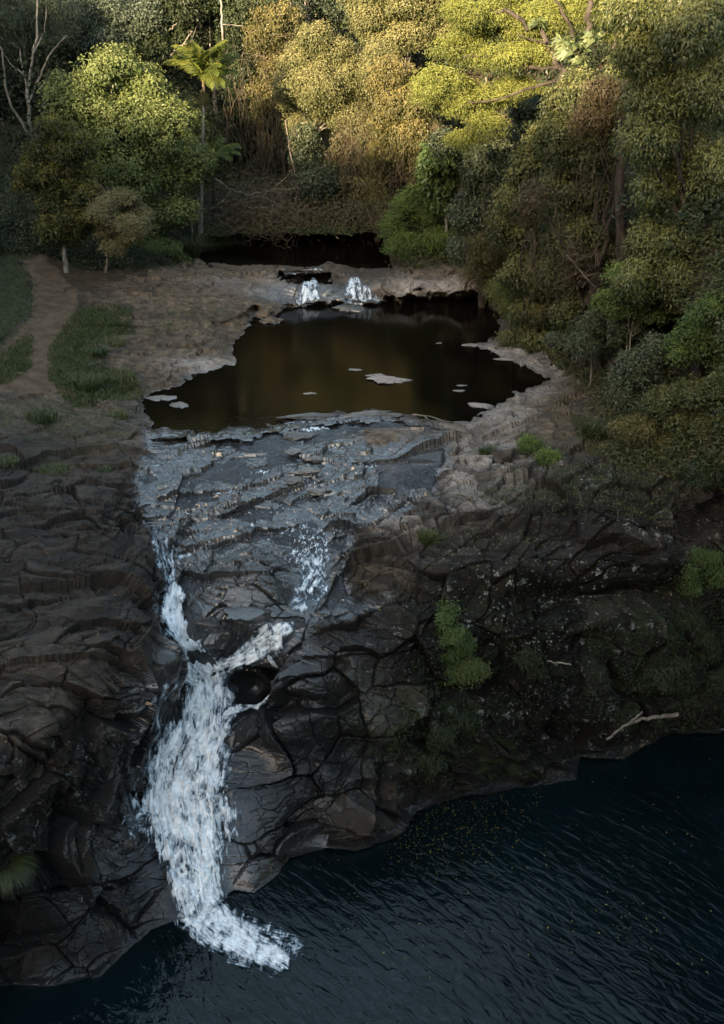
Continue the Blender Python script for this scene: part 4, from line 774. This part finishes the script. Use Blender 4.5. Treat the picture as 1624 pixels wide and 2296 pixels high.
# far wood closing every gap on the hillside and the slope behind the right bank
def far_wood():
    g = Geo(); E = EXT.reshape(46, -1, 3); n = 5200; a = rng.integers(9, 32, n); b = rng.integers(0, E.shape[1], n); P = E[a, b] + rng.normal(size=(n, 3)) * [1.2, 1.2, 0]
    P[:, 2] += rng.random(n) * 9.; m = 34; ci = np.repeat(np.arange(n), m); off = rdir(n * m) * (rng.random(n * m) ** .4)[:, None] * (1 + 1.1 * rng.random(n)[ci])[:, None]; off[:, 2] *= 1.1
    N = off * .5 + rng.normal(size=off.shape) * .5 + [0, -.3, .5]; N /= np.linalg.norm(N, axis=1)[:, None]; D = rng.normal(size=off.shape) + [0, 0, -.5]
    L = .38 * (.6 + .8 * rng.random(len(ci))); g.leaves(P[ci] + off, N, D, L, L * .6, np.stack([rng.random(n)[ci], (rng.random(n) * .5)[ci], rng.random(len(ci))], -1))
    o = g.build('woods', LM['dark']); tag(o, kind='stuff')
    g = Geo(); n = 3600; a = rng.random(n) ** .7 * 13; b = rng.integers(0, E.shape[1], n); P = E[a.astype(int), b] + rng.normal(size=(n, 3)) * [.8, .8, 0]; m = 26; ci = np.repeat(np.arange(n), m)
    off = rdir(n * m) * (rng.random(n * m) ** .4)[:, None] * (.6 + 1.1 * rng.random(n)[ci])[:, None]; off[:, 2] = np.abs(off[:, 2]) * 1.2; N = off * .5 + rng.normal(size=off.shape) * .4 + [0, -.3, .5]; N /= np.linalg.norm(N, axis=1)[:, None]
    L = .26 * (.6 + .8 * rng.random(len(ci))); g.leaves(P[ci] + off, N, rng.normal(size=off.shape) + [0, 0, -.4], L, L * .5, np.stack([rng.random(n)[ci], (rng.random(n) * .5)[ci], rng.random(len(ci))], -1)); tag(g.build('undergrowth', LM['dark']), kind='stuff')
    g = Geo(); n = 2600; a = rng.random(n) * 9; b = rng.integers(int(E.shape[1] * .36), int(E.shape[1] * .60), n); P = E[a.astype(int), b] + rng.normal(size=(n, 3)) * [.8, .8, 0]; m = 26; ci = np.repeat(np.arange(n), m)
    off = rdir(n * m) * (rng.random(n * m) ** .4)[:, None] * (.5 + 1.0 * rng.random(n)[ci])[:, None]; off[:, 2] = np.abs(off[:, 2]) * 1.6; N = off * .5 + rng.normal(size=off.shape) * .4 + [0, -.3, .5]; N /= np.linalg.norm(N, axis=1)[:, None]
    L = .22 * (.6 + .8 * rng.random(len(ci))); g.leaves(P[ci] + off, N, rng.normal(size=off.shape) + [0, 0, -.4], L, L * .5, np.stack([rng.random(n)[ci], (rng.random(n) * .5)[ci], rng.random(len(ci))], -1)); tag(g.build('undergrowth', LM['brown']), kind='stuff')
    g = Geo()
    for i in range(70):
        k = int(rng.integers(9, 16)); j = int(rng.integers(0, E.shape[1])); p = E[k, j]; g.tube(crook(p, p + [rng.normal() * 1.5, 0, rng.uniform(8, 13)], 9, .08), np.linspace(.15, .03, 9), 5)
    o = g.build('woods', B_GREY, None, (0, 0, 0), True); tag(o, kind='stuff')
far_wood()
# undergrowth on the slopes
def undergrowth(name, poly, n, mat, L, hgt, z=None, w=.5, yg=.3):
    P = np.array(poly); lo, hi = P.min(0), P.max(0); uu = rng.uniform(lo[0], hi[0], n * 3); vv = rng.uniform(lo[1], hi[1], n * 3); k = sdf(poly, uu, vv) > 0; uu, vv = uu[k][:n], vv[k][:n]
    p, _ = surf(uu, vv); m = 26; ci = np.repeat(np.arange(len(p)), m); off = rdir(len(ci)) * (rng.random(len(ci)) ** .4)[:, None] * [.5, .5, .5] * (hgt * (.4 + rng.random(len(p)))[ci])[:, None]; off[:, 2] = np.abs(off[:, 2])
    N = off / hgt + rng.normal(size=off.shape) * .4 + [0, -.2, .5]; N /= np.linalg.norm(N, axis=1)[:, None]; g = Geo(); LL = L * (.6 + .7 * rng.random(len(ci))); g.leaves(p[ci] + off, N, rng.normal(size=off.shape), LL, LL * w, np.stack([rng.random(len(p))[ci], yg * rng.random(len(ci)), rng.random(len(ci))], -1))
    o = g.build(name, mat); tag(o, kind='stuff'); return o
undergrowth('undergrowth', FORESTR, 4200, LM['vine'], .2, 1.3)
undergrowth('undergrowth', [(425,500),(875,500),(875,538),(860,526),(640,524),(480,532),(425,552)], 500, LM['vine'], .2, .9)
undergrowth('undergrowth', [(-60,495),(430,495),(425,585),(330,600),(200,612),(100,570),(-60,570)], 900, LM['dark'], .22, 1.2)
print('woods', round(time.time() - T0, 1))

# ------------------------------------------------------------------ GRASS, TUSSOCKS, CLIFF PLANTS
def blades(g, P, h, w, lean=.5, yg=.3, seg=2):
    n = len(P); az = rng.random(n) * 6.28; d = np.stack([np.cos(az), np.sin(az), 0 * az], -1); S = np.stack([-np.sin(az), np.cos(az), 0 * az], -1); h = h * (.5 + .8 * rng.random(n)); ln = lean * (.3 + rng.random(n)); U = np.array([0, 0, 1.])
    T = np.stack([rng.random(n), yg * rng.random(n), rng.random(n)], -1); pts = []
    for t in (0, .5, 1): pts.append(P + U * (h * t * (1 - .45 * ln * t))[:, None] + d * (h * ln * t * t)[:, None])
    ww = w * (.7 + .6 * rng.random(n))[:, None]
    V = np.stack([pts[0] - S * ww * .5, pts[0] + S * ww * .5, pts[1] - S * ww * .45, pts[1] + S * ww * .45, pts[2] - S * ww * .08, pts[2] + S * ww * .08], 1).reshape(-1, 3)
    b = np.arange(n)[:, None] * 6; F = np.concatenate([b + [0, 1, 3, 2], b + [2, 3, 5, 4]]); g.add(V, F, np.concatenate([T, T]))
def on_poly(poly, n, grow=0.):
    P = np.array(poly, float); lo, hi = P.min(0) - grow, P.max(0) + grow; uu = rng.uniform(lo[0], hi[0], n * 5); vv = rng.uniform(lo[1], hi[1], n * 5)
    k = sdf(poly, uu, vv) + grow * rng.random(len(uu)) > 0; return surf(uu[k][:n], vv[k][:n])[0]
g = Geo()
for poly, n in ((GRASS_A, 15000), (GRASS_B, 17000), (GRASS_C, 3500)): blades(g, on_poly(poly, n, 14.), .16, .035, .6, .35)
tag(g.build('grass', LM['grass']), kind='stuff')
g = Geo()                                     # weeds and dry grass in the joints of the rock
for poly, n, h in (([(300,735),(350,720),(420,735),(340,760)], 300, .15), ([(240,840),(300,850),(330,900),(250,905)], 900, .2), ([(1280,930),(1370,960),(1390,1060),(1300,990)], 1400, .2), ([(1000,1120),(1300,1050),(1600,1090),(1500,1180),(1200,1150)], 2600, .14), ([(960,1200),(1250,1180),(1260,1230),(980,1240)], 500, .12), ([(0,900),(200,900),(320,1000),(0,960)], 700, .14)): blades(g, on_poly(poly, n, 6.), h, .03, .8, .9)
tag(g.build('weeds', LM['grass']), kind='stuff')
def tussock(name, label, u_, v_, r, h, n, mat, w=.035, lean=.9, yg=.3, group=None, cat='grass tuft'):
    c = surf(np.array([u_]), np.array([v_]))[0][0]; a = rng.random(n) * 6.28; rr = r * np.sqrt(rng.random(n)); P = np.stack([c[0] + np.cos(a) * rr, c[1] + np.sin(a) * rr, c[2] - .06 + 0 * a], -1)
    g = Geo(); blades(g, P, h, w, lean, yg); tag(g.build(name, mat, None, c), label, cat, group)
    return c
TG = 'grass tufts on the rock and creek banks'
tussock('grass_tuft', 'yellow green spiky tuft on the rock edge right of the running shelf', 960, 1212, .30, .75, 420, LM['grass'], .035, .7, .9, TG)
tussock('grass_tuft', 'tall bright tuft at the lower end of the grassy strip', 190, 868, .9, .75, 900, LM['grass'], .04, .7, .3, TG)
tussock('grass_tuft', 'straw tinged tuft right of the tall bright tuft', 265, 850, .9, .55, 600, LM['grass'], .035, .8, .9, TG)
tussock('grass_tuft', 'low green tuft on bare rock below the path end', 95, 945, .7, .5, 500, LM['grass'], .04, .8, .2, TG)
tussock('grass_tuft', 'thin straw coloured tuft above the left inlet of the stream', 265, 935, .5, .45, 320, LM['grass'], .03, .8, .9, TG)
tussock('grass_tuft', 'sparse dull tuft on the dark rock, the lowest on the left bank', 125, 1048, .7, .4, 260, LM['grass'], .03, .9, .6, TG)
tussock('grass_tuft', 'tiny dull tuft beside the shelf, right of the sparse one', 237, 1060, .3, .35, 150, LM['grass'], .03, .9, .5, TG)
tussock('grass_tuft', 'faint tuft at the left edge of the dark rock', 15, 1050, .5, .4, 200, LM['grass'], .03, .9, .5, TG)
tussock('grass_tuft', 'bright tuft under the bushes at the inner side of the right beach', 1340, 975, .7, .7, 800, LM['grass'], .04, .8, .35, TG)
tussock('grass_tuft', 'green tuft at the rock step in the middle of the grassy strip', 215, 800, .6, .5, 500, LM['grass'], .035, .8, .2, TG)
tussock('grass_tuft', 'brownish tuft in the damp hollow left of the brown pool', 250, 772, .8, .5, 400, LM['grass'], .03, .8, 1.2, TG)
tussock('grass_tuft', 'short wiry tuft at the left edge of the boulder by the right beach', 1095, 1030, .4, .45, 260, LM['grass'], .03, .8, .3, TG)
for uu, vv_, lb in ((425,578,'dark sedge clump left of the palm foot'), (470,572,'dark sedge clump right of the palm foot'), (515,566,'outermost dark sedge clump leaning over the far creek')):
    tussock('sedge_clump', lb, uu, vv_ - 4, .8, 1.5, 700, LM['sedge'], .05, 1., .3, 'sedge clumps at the far creek', 'sedge')
c = surf(np.array([22.]), np.array([1960.]))[0][0]; n = 1500; a = rng.random(n) * 6.28; g = Geo(); P = c + np.stack([np.cos(a) * .25 * rng.random(n), -.1 + np.sin(a) * .25 * rng.random(n), .1 + .25 * rng.random(n)], -1)
D = np.stack([np.cos(a), np.sin(a) * .8 - .25, .5 + .5 * rng.random(n)], -1); h = 1.05 * (.5 + .6 * rng.random(n)); D /= np.linalg.norm(D, axis=1)[:, None]; prev = P; S = np.cross(D, [0, 0, 1.]); S /= np.linalg.norm(S, axis=1)[:, None]
T = np.stack([rng.random(n), .35 * rng.random(n) ** 2, rng.random(n)], -1)
for k in range(5):
    nx = prev + D * (h / 5)[:, None]; w0, w1 = .013 * (1 - k / 5.2), .013 * (1 - (k + 1) / 5.2); V = np.stack([prev - S * w0, prev + S * w0, nx + S * w1, nx - S * w1], 1).reshape(-1, 3); g.add(V, np.arange(len(V)).reshape(-1, 4), T); prev = nx; D = D + np.array([0, 0, -.42]); D /= np.linalg.norm(D, axis=1)[:, None]
tag(g.build('grass_tussock', LM['sedge'], None, c), 'big drooping dark tussock hanging from the rock face at the lower left edge', 'grass tuft')

def cliff_plant(name, label, u_, v_, blobs, n, mat, L=.11, yg=.4, W=.5, rc=.28, out=.12, hang=.2, group='plants rooted in the cliff face'):
    lob = []
    for (a, b, ra, rb) in blobs:
        p, nn = surf(np.array([float(a)]), np.array([float(b)])); p = p[0] + nn[0] * out; k = np.linalg.norm(p - [0, 0, CAM_Z]) / FOC; lob.append((*p, ra * k, ra * k * .7, rb * k))
    c = surf(np.array([float(u_)]), np.array([float(v_)]))[0][0]; root = tag(bpy.data.objects.new(name, None), label, 'plant', group); root.location = c; link(root)
    g = Geo(); crown_geo(g, lob, n, L, W, rc, hang, yg * .55, sub=3, shell=(.15, 1.2), per=30); g.build('foliage', mat, root, c)
    t = Geo(); [t.tube(crook(c, l[:3], 6, .1), np.linspace(.03, .01, 6), 4) for l in lob]; t.build('stem', B_DARK, root, c, True)
cliff_plant('cliff_shrub', 'fresh green shrub tumbling down the cliff below the rock ledge, the upper of two', 1010, 1350, [(1005,1365,26,24),(1000,1400,24,26),(1015,1440,34,30),(1050,1455,24,20),(1020,1475,30,22)], 7000, LM['fern'], yg=.3)
cliff_plant('cliff_shrub', 'spreading bright green shrub on the cliff, the lower of two', 1055, 1510, [(1045,1520,40,20),(1080,1515,26,18),(1060,1500,34,18),(1025,1530,20,12)], 6000, LM['olive'], yg=.2)
cliff_plant('cliff_shrub', 'leafy bush on top of the pale overhang at the right edge', 1545, 1270, [(1545,1265,34,24),(1520,1290,22,16),(1570,1290,30,20),(1540,1320,28,20)], 7000, LM['fern'], yg=.15)
cliff_plant('cliff_shrub', 'dim bush halfway up the dark cliff at the right', 1450, 1520, [(1440,1500,40,22),(1480,1490,40,24),(1420,1530,26,16),(1510,1520,30,22)], 7000, LM['dark'], yg=.3)
cliff_plant('cliff_shrub', 'narrow bush at the right edge close above the pool', 1585, 1500, [(1590,1470,22,30),(1580,1520,26,30),(1600,1560,22,24)], 6000, LM['dark'], yg=.15)
cliff_plant('cliff_shrub', 'bluish bush under the leafy bush on the right cliff', 1500, 1420, [(1520,1400,40,22),(1480,1420,30,18),(1560,1430,30,24)], 6000, LM['dark'], yg=.2)
cliff_plant('cliff_shrub', 'creeper patch low on the dark cliff above the leaf litter', 1000, 1680, [(990,1660,40,26),(1030,1620,30,20),(960,1700,36,18),(1040,1690,30,18)], 5000, LM['dark'], yg=.15)
cliff_plant('cliff_shrub', 'small creeper tuft in the middle of the dark cliff', 1180, 1480, [(1180,1470,24,16),(1200,1500,20,14)], 2500, LM['dark'], yg=.15)
cliff_plant('rock_shrub', 'low yellow green shrub on the flat rock beside the boulder', 1215, 1035, [(1195,1020,26,14),(1225,1035,30,14),(1180,1010,14,8)], 5000, LM['fern'], yg=.9, out=.15, group='plants rooted in the cliff face')
g = Geo(); P = np.concatenate([on_poly([(960,1440),(1060,1420),(1100,1600),(980,1760),(880,1700),(900,1520)], 190), on_poly([(1330,1380),(1624,1330),(1624,1620),(1480,1640),(1300,1620)], 480), on_poly([(1100,1300),(1300,1280),(1330,1560),(1120,1600)], 60)]); m = 14; ci = np.repeat(np.arange(len(P)), m); off = rdir(len(ci)) * .2
g.leaves(P[ci] + off + [0, -.05, .03], off * 3 + rng.normal(size=off.shape) * .4 + [0, -.5, .4], rng.normal(size=off.shape) + [0, 0, -.3], .09 * (.6 + .7 * rng.random(len(ci))), .05 * np.ones(len(ci)), np.stack([rng.random(len(P))[ci], .3 * rng.random(len(ci)), rng.random(len(ci))], -1)); tag(g.build('creeping_plants', LM['dark']), kind='stuff')

# ------------------------------------------------------------------ HANGING VINES AND BRUSHWOOD
def vine_strands(spec, mat, name):
    g = Geo()
    for (u0, u1, v0, v1, Y, n, ln, r) in spec:
        for _ in range(n):
            uu = rng.uniform(u0, u1); vv = rng.uniform(v0, v1); a = at_y(uu, vv, Y + rng.uniform(-1.5, 1.)); L = ln * rng.uniform(.4, 1.2); b = a + [rng.normal() * .35 * L * .25, rng.normal() * .3, -L]; P = crook(a, b, 8, .05); P[:, 0] += rng.normal() * .12 * L * np.sin(np.linspace(0, 3.14, 8)); g.tube(P, r * rng.uniform(.5, 1.3), 3)
    tag(g.build(name, mat, None, (0, 0, 0), True), kind='stuff')
vine_strands([(500,670,90,330,94,70,7,.025),(570,640,230,420,93,60,5,.03),(760,830,300,430,86.5,90,3.5,.025),(850,960,330,450,84,60,3,.025),(640,700,260,400,88,36,5,.03),(1220,1400,330,640,53.5,70,2.0,.012),(1180,1240,500,700,57,40,2,.014),(1040,1180,400,560,67,50,2.2,.016),(950,1010,380,460,82,20,3,.02)], B_VINE, 'hanging_vines')
def tangle(spec, mat, name):
    g = Geo()
    for (u0, u1, v0, v1, Y, n, L, r) in spec:
        for _ in range(n):
            a = at_y(rng.uniform(u0, u1), rng.uniform(v0, v1), Y + rng.uniform(-1.5, 1.5)); d = rdir(1)[0] * [1, .6, .6]; b = a + d * L * rng.uniform(.4, 1.3); g.tube(crook(a, b, 8, .14, rng.normal() * .15), np.linspace(1, .35, 8) * r * rng.uniform(.5, 1.3), 4)
    tag(g.build(name, mat, None, (0, 0, 0), True), kind='stuff')
tangle([(485,680,425,535,83.8,240,3.2,.03),(560,670,470,540,83,90,2.4,.025),(480,520,410,450,88,30,2,.03),(1290,1420,560,700,52.5,70,2.2,.018),(1250,1420,330,560,53.8,60,2,.014),(1180,1260,520,560,56,20,1.6,.014),(1060,1220,280,440,66,40,2.2,.018),(1330,1400,860,1000,42.6,30,1.2,.012),(560,720,60,200,95,30,3,.03)], B_VINE, 'brushwood')
def branch_thing(name, label, cat, limbs, mat, group=None):
    g = Geo(); [limb_px(g, *l) for l in limbs]; P = np.concatenate(g.V); c = P.mean(0); tag(g.build(name, mat, None, c, True), label, cat, group)
branch_thing('fallen_tree', 'pale fallen tree lying across the brushwood by the far creek', 'fallen tree', [([(480,400,85),(520,425,85),(560,437,85),(620,425,85),(668,422,85)], .10, .05), ([(560,437,85),(600,445,82.5),(640,470,82.5)], .05, .02), ([(600,430,85),(640,400,85),(655,380,85)], .05, .02), ([(520,425,85),(500,450,82.5),(470,470,82.5)], .04, .02)], B_DRY)
branch_thing('leaning_trunk', 'bare forked trunk leaning against the ivy covered column', 'dead tree', [([(660,530,85),(655,480,85),(668,430,86),(650,330,87),(640,270,88)], .10, .05), ([(668,430,86),(690,400,87)], .06, .03), ([(650,330,87),(668,350,87),(676,380,87)], .05, .03)], B_DRY)
branch_thing('leaning_trunk', 'short broken trunk slanting into the far creek', 'dead tree', [([(735,500,84),(748,520,83),(760,535,82.5)], .08, .06)], B_DRY)
branch_thing('bare_limb', 'crooked pale limb standing out of the dark trees left of the palm', 'dead branch', [([(382,128,93),(395,108,93),(414,100,93),(425,80,93),(432,70,93)], .10, .05), ([(414,100,93),(430,92,93),(440,60,93)], .05, .02), ([(380,66,93),(392,58,93),(398,52,93)], .07, .04)], B_DRY)
branch_thing('bare_limb', 'thin white trunk at the top edge above the palm', 'dead branch', [([(500,90,95),(498,50,95),(494,0,95),(490,-40,95)], .09, .07), ([(499,55,95),(520,56,95),(545,58,95)], .04, .02)], B_PALE)
branch_thing('bare_limb', 'pale leafless stems climbing beside the dark trunk in the right tangle', 'dead branch', [([(1400,800,51),(1412,740,51),(1425,680,51),(1432,620,51)], .05, .03), ([(1412,740,51),(1405,660,51),(1395,600,51)], .04, .02), ([(1425,690,51),(1380,670,51),(1340,655,51)], .03, .015), ([(1270,570,53),(1330,640,52.5),(1390,700,52)], .03, .012)], B_DRY)
g = Geo(); p = at_y(1400, 640, 53); p0 = np.array([p[0], 53, ground(p[0], 53)]); g.tube(crook(p0, at_y(1396, 260, 53), 9, .03), np.linspace(.38, .2, 9), 9); tag(g.build('tree_trunk', B_DARK, None, p0, True), 'thick black trunk showing through the tangle right of the creeper tower', 'tree trunk')

# ------------------------------------------------------------------ LOOSE ROCKS, DRIFTWOOD, FLOATING LEAVES
def rock(label, u_, v_, z, sx, sy, sz, zone, rot=0., group=None, name='rock', seed=0, box=.0, cat='rock', sink=.35):
    n = 40; th = np.linspace(0, math.pi, n); ph = np.linspace(0, 2 * math.pi, 2 * n); a, b = [q.ravel() for q in np.meshgrid(ph, th)]
    d = np.stack([np.cos(a) * np.sin(b), np.sin(a) * np.sin(b), np.cos(b)], -1); e = 1 - box * .72; d = np.sign(d) * np.abs(d) ** e; sc = np.array([sx, sy, sz]); P = d * sc
    rs = np.random.default_rng(seed * 7 + 3); pn = rs.normal(size=(15, 3)); pn /= np.linalg.norm(pn, axis=1)[:, None]; pn = np.concatenate([pn, [[.08, -.1, 1], [0, 0, -1]]]); ph_ = np.r_[rs.uniform(.55, .95, 15), .62, .8]
    dd = d / np.linalg.norm(d, axis=1)[:, None]; rr = np.min(ph_[None] / np.maximum(dd @ pn.T, .08), axis=1); rr = np.minimum(rr, 1.25); P = dd * rr[:, None] * sc * (1 + .07 * fbm(dd * 4 + seed, 4, 64))[:, None]; ed = fbm(np.c_[dd[:, :2] * 2.2, dd[:, 0] * 0] + seed * 3, 3, 66); P[:, :2] *= (1 + .45 * ed)[:, None]
    c_, s_ = math.cos(rot), math.sin(rot); P = np.stack([P[:, 0] * c_ - P[:, 1] * s_, P[:, 0] * s_ + P[:, 1] * c_, P[:, 2]], -1)
    zz = z if z is not None else surf(np.array([float(u_)]), np.array([float(v_)]))[0][0][2]; c = at_z(u_, v_, zz); c[2] += sz * (1 - 2 * sink)
    A = {k: np.full(len(P), x, float) for k, x in dict(tan=0, pale=0, wet=0, dark=0, lichen=0, moss=0, crack=0, cell=.5, **{}).items()}
    for k, x in zone.items(): A[k][:] = x
    A['wet'] = np.maximum(A['wet'], sm(.10, .02, P[:, 2] + c[2] - zz) * .8)
    o = new_obj(name, mesh_from(name, P, grid_faces(n, 2 * n), M_ROCK, False, A), None, c); return tag(o, label, cat, group)
IS = 'flat rocks breaking the surface of the brown pool'
PL = dict(pale=1., tan=.6)
rock('broadest pale flat rock out in the middle of the brown pool', 872, 853, Z_MAIN, .95, .75, .13, PL, .1, IS, seed=1); rock('pale sliver of rock just left of the broadest one', 842, 843, Z_MAIN, .5, .22, .10, PL, .0, IS, seed=2)
rock('grey flat rock near the left inlet of the brown pool', 405, 911, Z_MAIN, .55, .42, .09, dict(pale=.6, wet=.3), 0, IS, seed=3); rock('pale rock spit touching the left shore of the brown pool', 352, 893, Z_MAIN, .8, .4, .08, dict(pale=.7), 0, IS, seed=4)
rock('small low rock in the lower middle of the brown pool', 698, 883, Z_MAIN, .42, .14, .07, PL, 0, IS, seed=5); rock('faint rock line above the broadest flat rock', 795, 830, Z_MAIN, .4, .14, .06, PL, 0, IS, seed=6)
rock('flat pale rock close to the right beach corner', 1077, 911, Z_MAIN, .75, .35, .10, PL, 0, IS, seed=7); rock('tiny grey rock right of the pool middle, lower of two', 1032, 877, Z_MAIN, .32, .18, .06, PL, 0, IS, seed=8); rock('tiny pale rock right of the pool middle, upper of two', 1036, 865, Z_MAIN, .3, .1, .05, PL, 0, IS, seed=9)
rock('long pale rock off the tip of the upper right beach', 1060, 775, Z_MAIN, .8, .3, .09, PL, -.1, IS, seed=10); rock('small flat rock under the upper right beach', 1150, 807, Z_MAIN, .9, .4, .10, PL, 0, IS, seed=11); rock('hand sized rock far right in the brown pool', 985, 770, Z_MAIN, .25, .1, .05, PL, 0, IS, seed=12)
rock('flat brown rock in the water beside the left ledge of the small falls', 608, 722, Z_MAIN, .75, .65, .22, dict(tan=.7, lichen=.6), .1, IS, seed=13)
rock('mossy flat boulder at the foot of the pair of small falls', 787, 694, Z_MAIN, 1.25, .6, .30, dict(tan=.4, wet=.6, moss=.5), 0, IS, seed=14)
rock('dark wet boulder between the two small falls', 742, 668, Z_MAIN + .25, .85, .8, .55, dict(dark=.6, wet=.9, moss=.5), 0, None, seed=15)
rock('angular dark block with a pale edge on the right shelf', 1130, 1030, None, .55, .5, .42, dict(tan=.3), .4, None, 'boulder', 16, .6, 'boulder', .3)
rock('long smooth brown slab between the pool and the running shelf', 905, 985, 10.0, 2.3, .85, .42, dict(tan=.75, pale=.1), .12, None, 'slab', 17, .6, 'rock slab', .45)
rock('short slab at the right end of the long smooth one', 1012, 968, 10.0, .9, .55, .35, dict(tan=.6, pale=.3), .1, None, 'slab', 18, .6, 'rock slab', .45)
SR = 'stones standing in the running water of the shelf'
for (a, b, x, y, h, lb) in ((665,985,.8,.5,.22,'brown stone at the top of the shelf'), (707,1032,.5,.3,.14,'pale topped stone at the left of the rapids'), (690,1060,.7,.35,.16,'long stone below the pale topped one'), (712,1103,.75,.32,.16,'pale flat stone alone in the centre of the shelf'), (660,1080,.55,.4,.15,'dark stone left of the centre of the shelf'), (730,1075,.4,.3,.12,'small stone beside the brown patch of water'), (660,1015,.5,.35,.14,'grey stone between the brown and the pale topped one'), (700,935,1.3,.35,.16,'wide dark sill stone at the lip of the brown pool'), (820,930,1.2,.35,.16,'pale sill stone at the middle of the pool lip'), (880,932,.8,.3,.14,'right hand end stone of the pool lip')):
    rock(lb, a, b, None, x, y, h, dict(tan=.35, pale=.45 if 'pale' in lb else .05, wet=.45), rng.uniform(-.2, .3), SR, 'stone', int(a) % 17 + 20, .4, 'stone', .35)
BR = 'wet boulders around the cascade'
for (a, b, x, y, h, lb) in ((375,1520,.75,.9,.9,'rounded boulder pinching the left side of the upper cascade'), (492,1425,.7,.6,.5,'smooth boulder in the fork above the two joining falls'), (560,1375,1.1,.6,.4,'broad streaked boulder at the head of the fork'), (290,1650,.55,.5,.35,'squared pale brown block left of the cascade')):
    rock(lb, a, b, None, x, y, h, dict(tan=.5 if 'brown' in lb else .2, wet=.15 if 'brown' in lb else .7, dark=.2), .5, BR, 'boulder', int(a) % 13 + 40, .45, 'boulder', .55)
branch_thing('driftwood', 'bare forked stick lying on the lip of the brown pool', 'driftwood', [([(925,930,49.6),(950,932,49.3),(962,942,48.9),(975,948,48.7)], .05, .02), ([(950,932,49.3),(975,936,49.1),(1000,945,48.8),(1030,948,48.7)], .035, .012)], B_DRY)
branch_thing('driftwood', 'weathered grey log lodged at the foot of the right cliff', 'driftwood', [([(1360,1658,34.6),(1400,1630,34.9),(1440,1612,35.2),(1480,1608,35.5),(1520,1602,35.7)], .05, .11), ([(1400,1628,34.9),(1425,1610,35.1),(1440,1595,35.3)], .06, .05)], B_DRY)
branch_thing('driftwood', 'thin pale stick caught on the dark cliff', 'driftwood', [([(1228,1482,34.0),(1255,1486,34.0),(1280,1491,34.0)], .035, .03)], B_DRY)
branch_thing('driftwood', 'dark crooked branch on the right rock beach', 'driftwood', [([(1170,943,49.),(1230,940,49.),(1280,935,49.2),(1330,943,49)], .04, .03)], B_DARK)
def floating(n, us, vs, poly=None, z=.015, L=.09):
    uu = rng.uniform(*us, n * 4); vv = rng.uniform(*vs, n * 4)
    if poly is not None: k = (sdf(poly, uu, vv) + 40 * rng.random(len(uu)) > 20) & (sdf(LOWER, uu, vv) > 4); uu, vv = uu[k], vv[k]
    uu, vv = uu[:n], vv[:n]; P = at_z(uu, vv, z); N = rng.normal(size=P.shape) * .18 + [0, 0, 1]; N /= np.linalg.norm(N, axis=1)[:, None]; l = L * (.5 + .8 * rng.random(len(P))); g.leaves(P, N, rng.normal(size=P.shape) * [1, 1, 0], l, l * .45, rng.random((len(P), 3)) ** [1, 1.5, 1])
g = Geo(); floating(480, (850, 1150), (1750, 1960), [(870,1880),(940,1815),(1010,1785),(1140,1770),(1150,1830),(1080,1900),(980,1950),(880,1920)], L=.055); floating(300, (830, 1250), (1740, 2000), [(850,1890),(1010,1775),(1220,1750),(1200,1850),(1080,1960),(960,1990),(880,1940)], L=.06); floating(160, (700, 1620), (1700, 2200), LOWER); floating(26, (1350, 1500), (2020, 2110), LOWER)
tag(g.build('floating_leaves', LM['dead'], None, (0, 0, 0)), kind='stuff')
g = Geo(); P = on_poly([(400,1150),(900,1000),(1000,1300),(800,1450),(600,1420)], 110); P2 = on_poly([(-20,900),(300,900),(340,1700),(-20,1700)], 90); P3 = on_poly([(1050,900),(1360,850),(1600,1150),(1200,1350),(960,1240)], 260); P = np.concatenate([P, P2, P3]) + [0, 0, .05]
N = rng.normal(size=P.shape) * .3 + [0, 0, 1]; N /= np.linalg.norm(N, axis=1)[:, None]; l = .10 * (.5 + .8 * rng.random(len(P))); g.leaves(P, N, rng.normal(size=P.shape), l, l * .5, rng.random((len(P), 3))); tag(g.build('fallen_leaves', LM['dead']), kind='stuff')
print('done', round(time.time() - T0, 1))
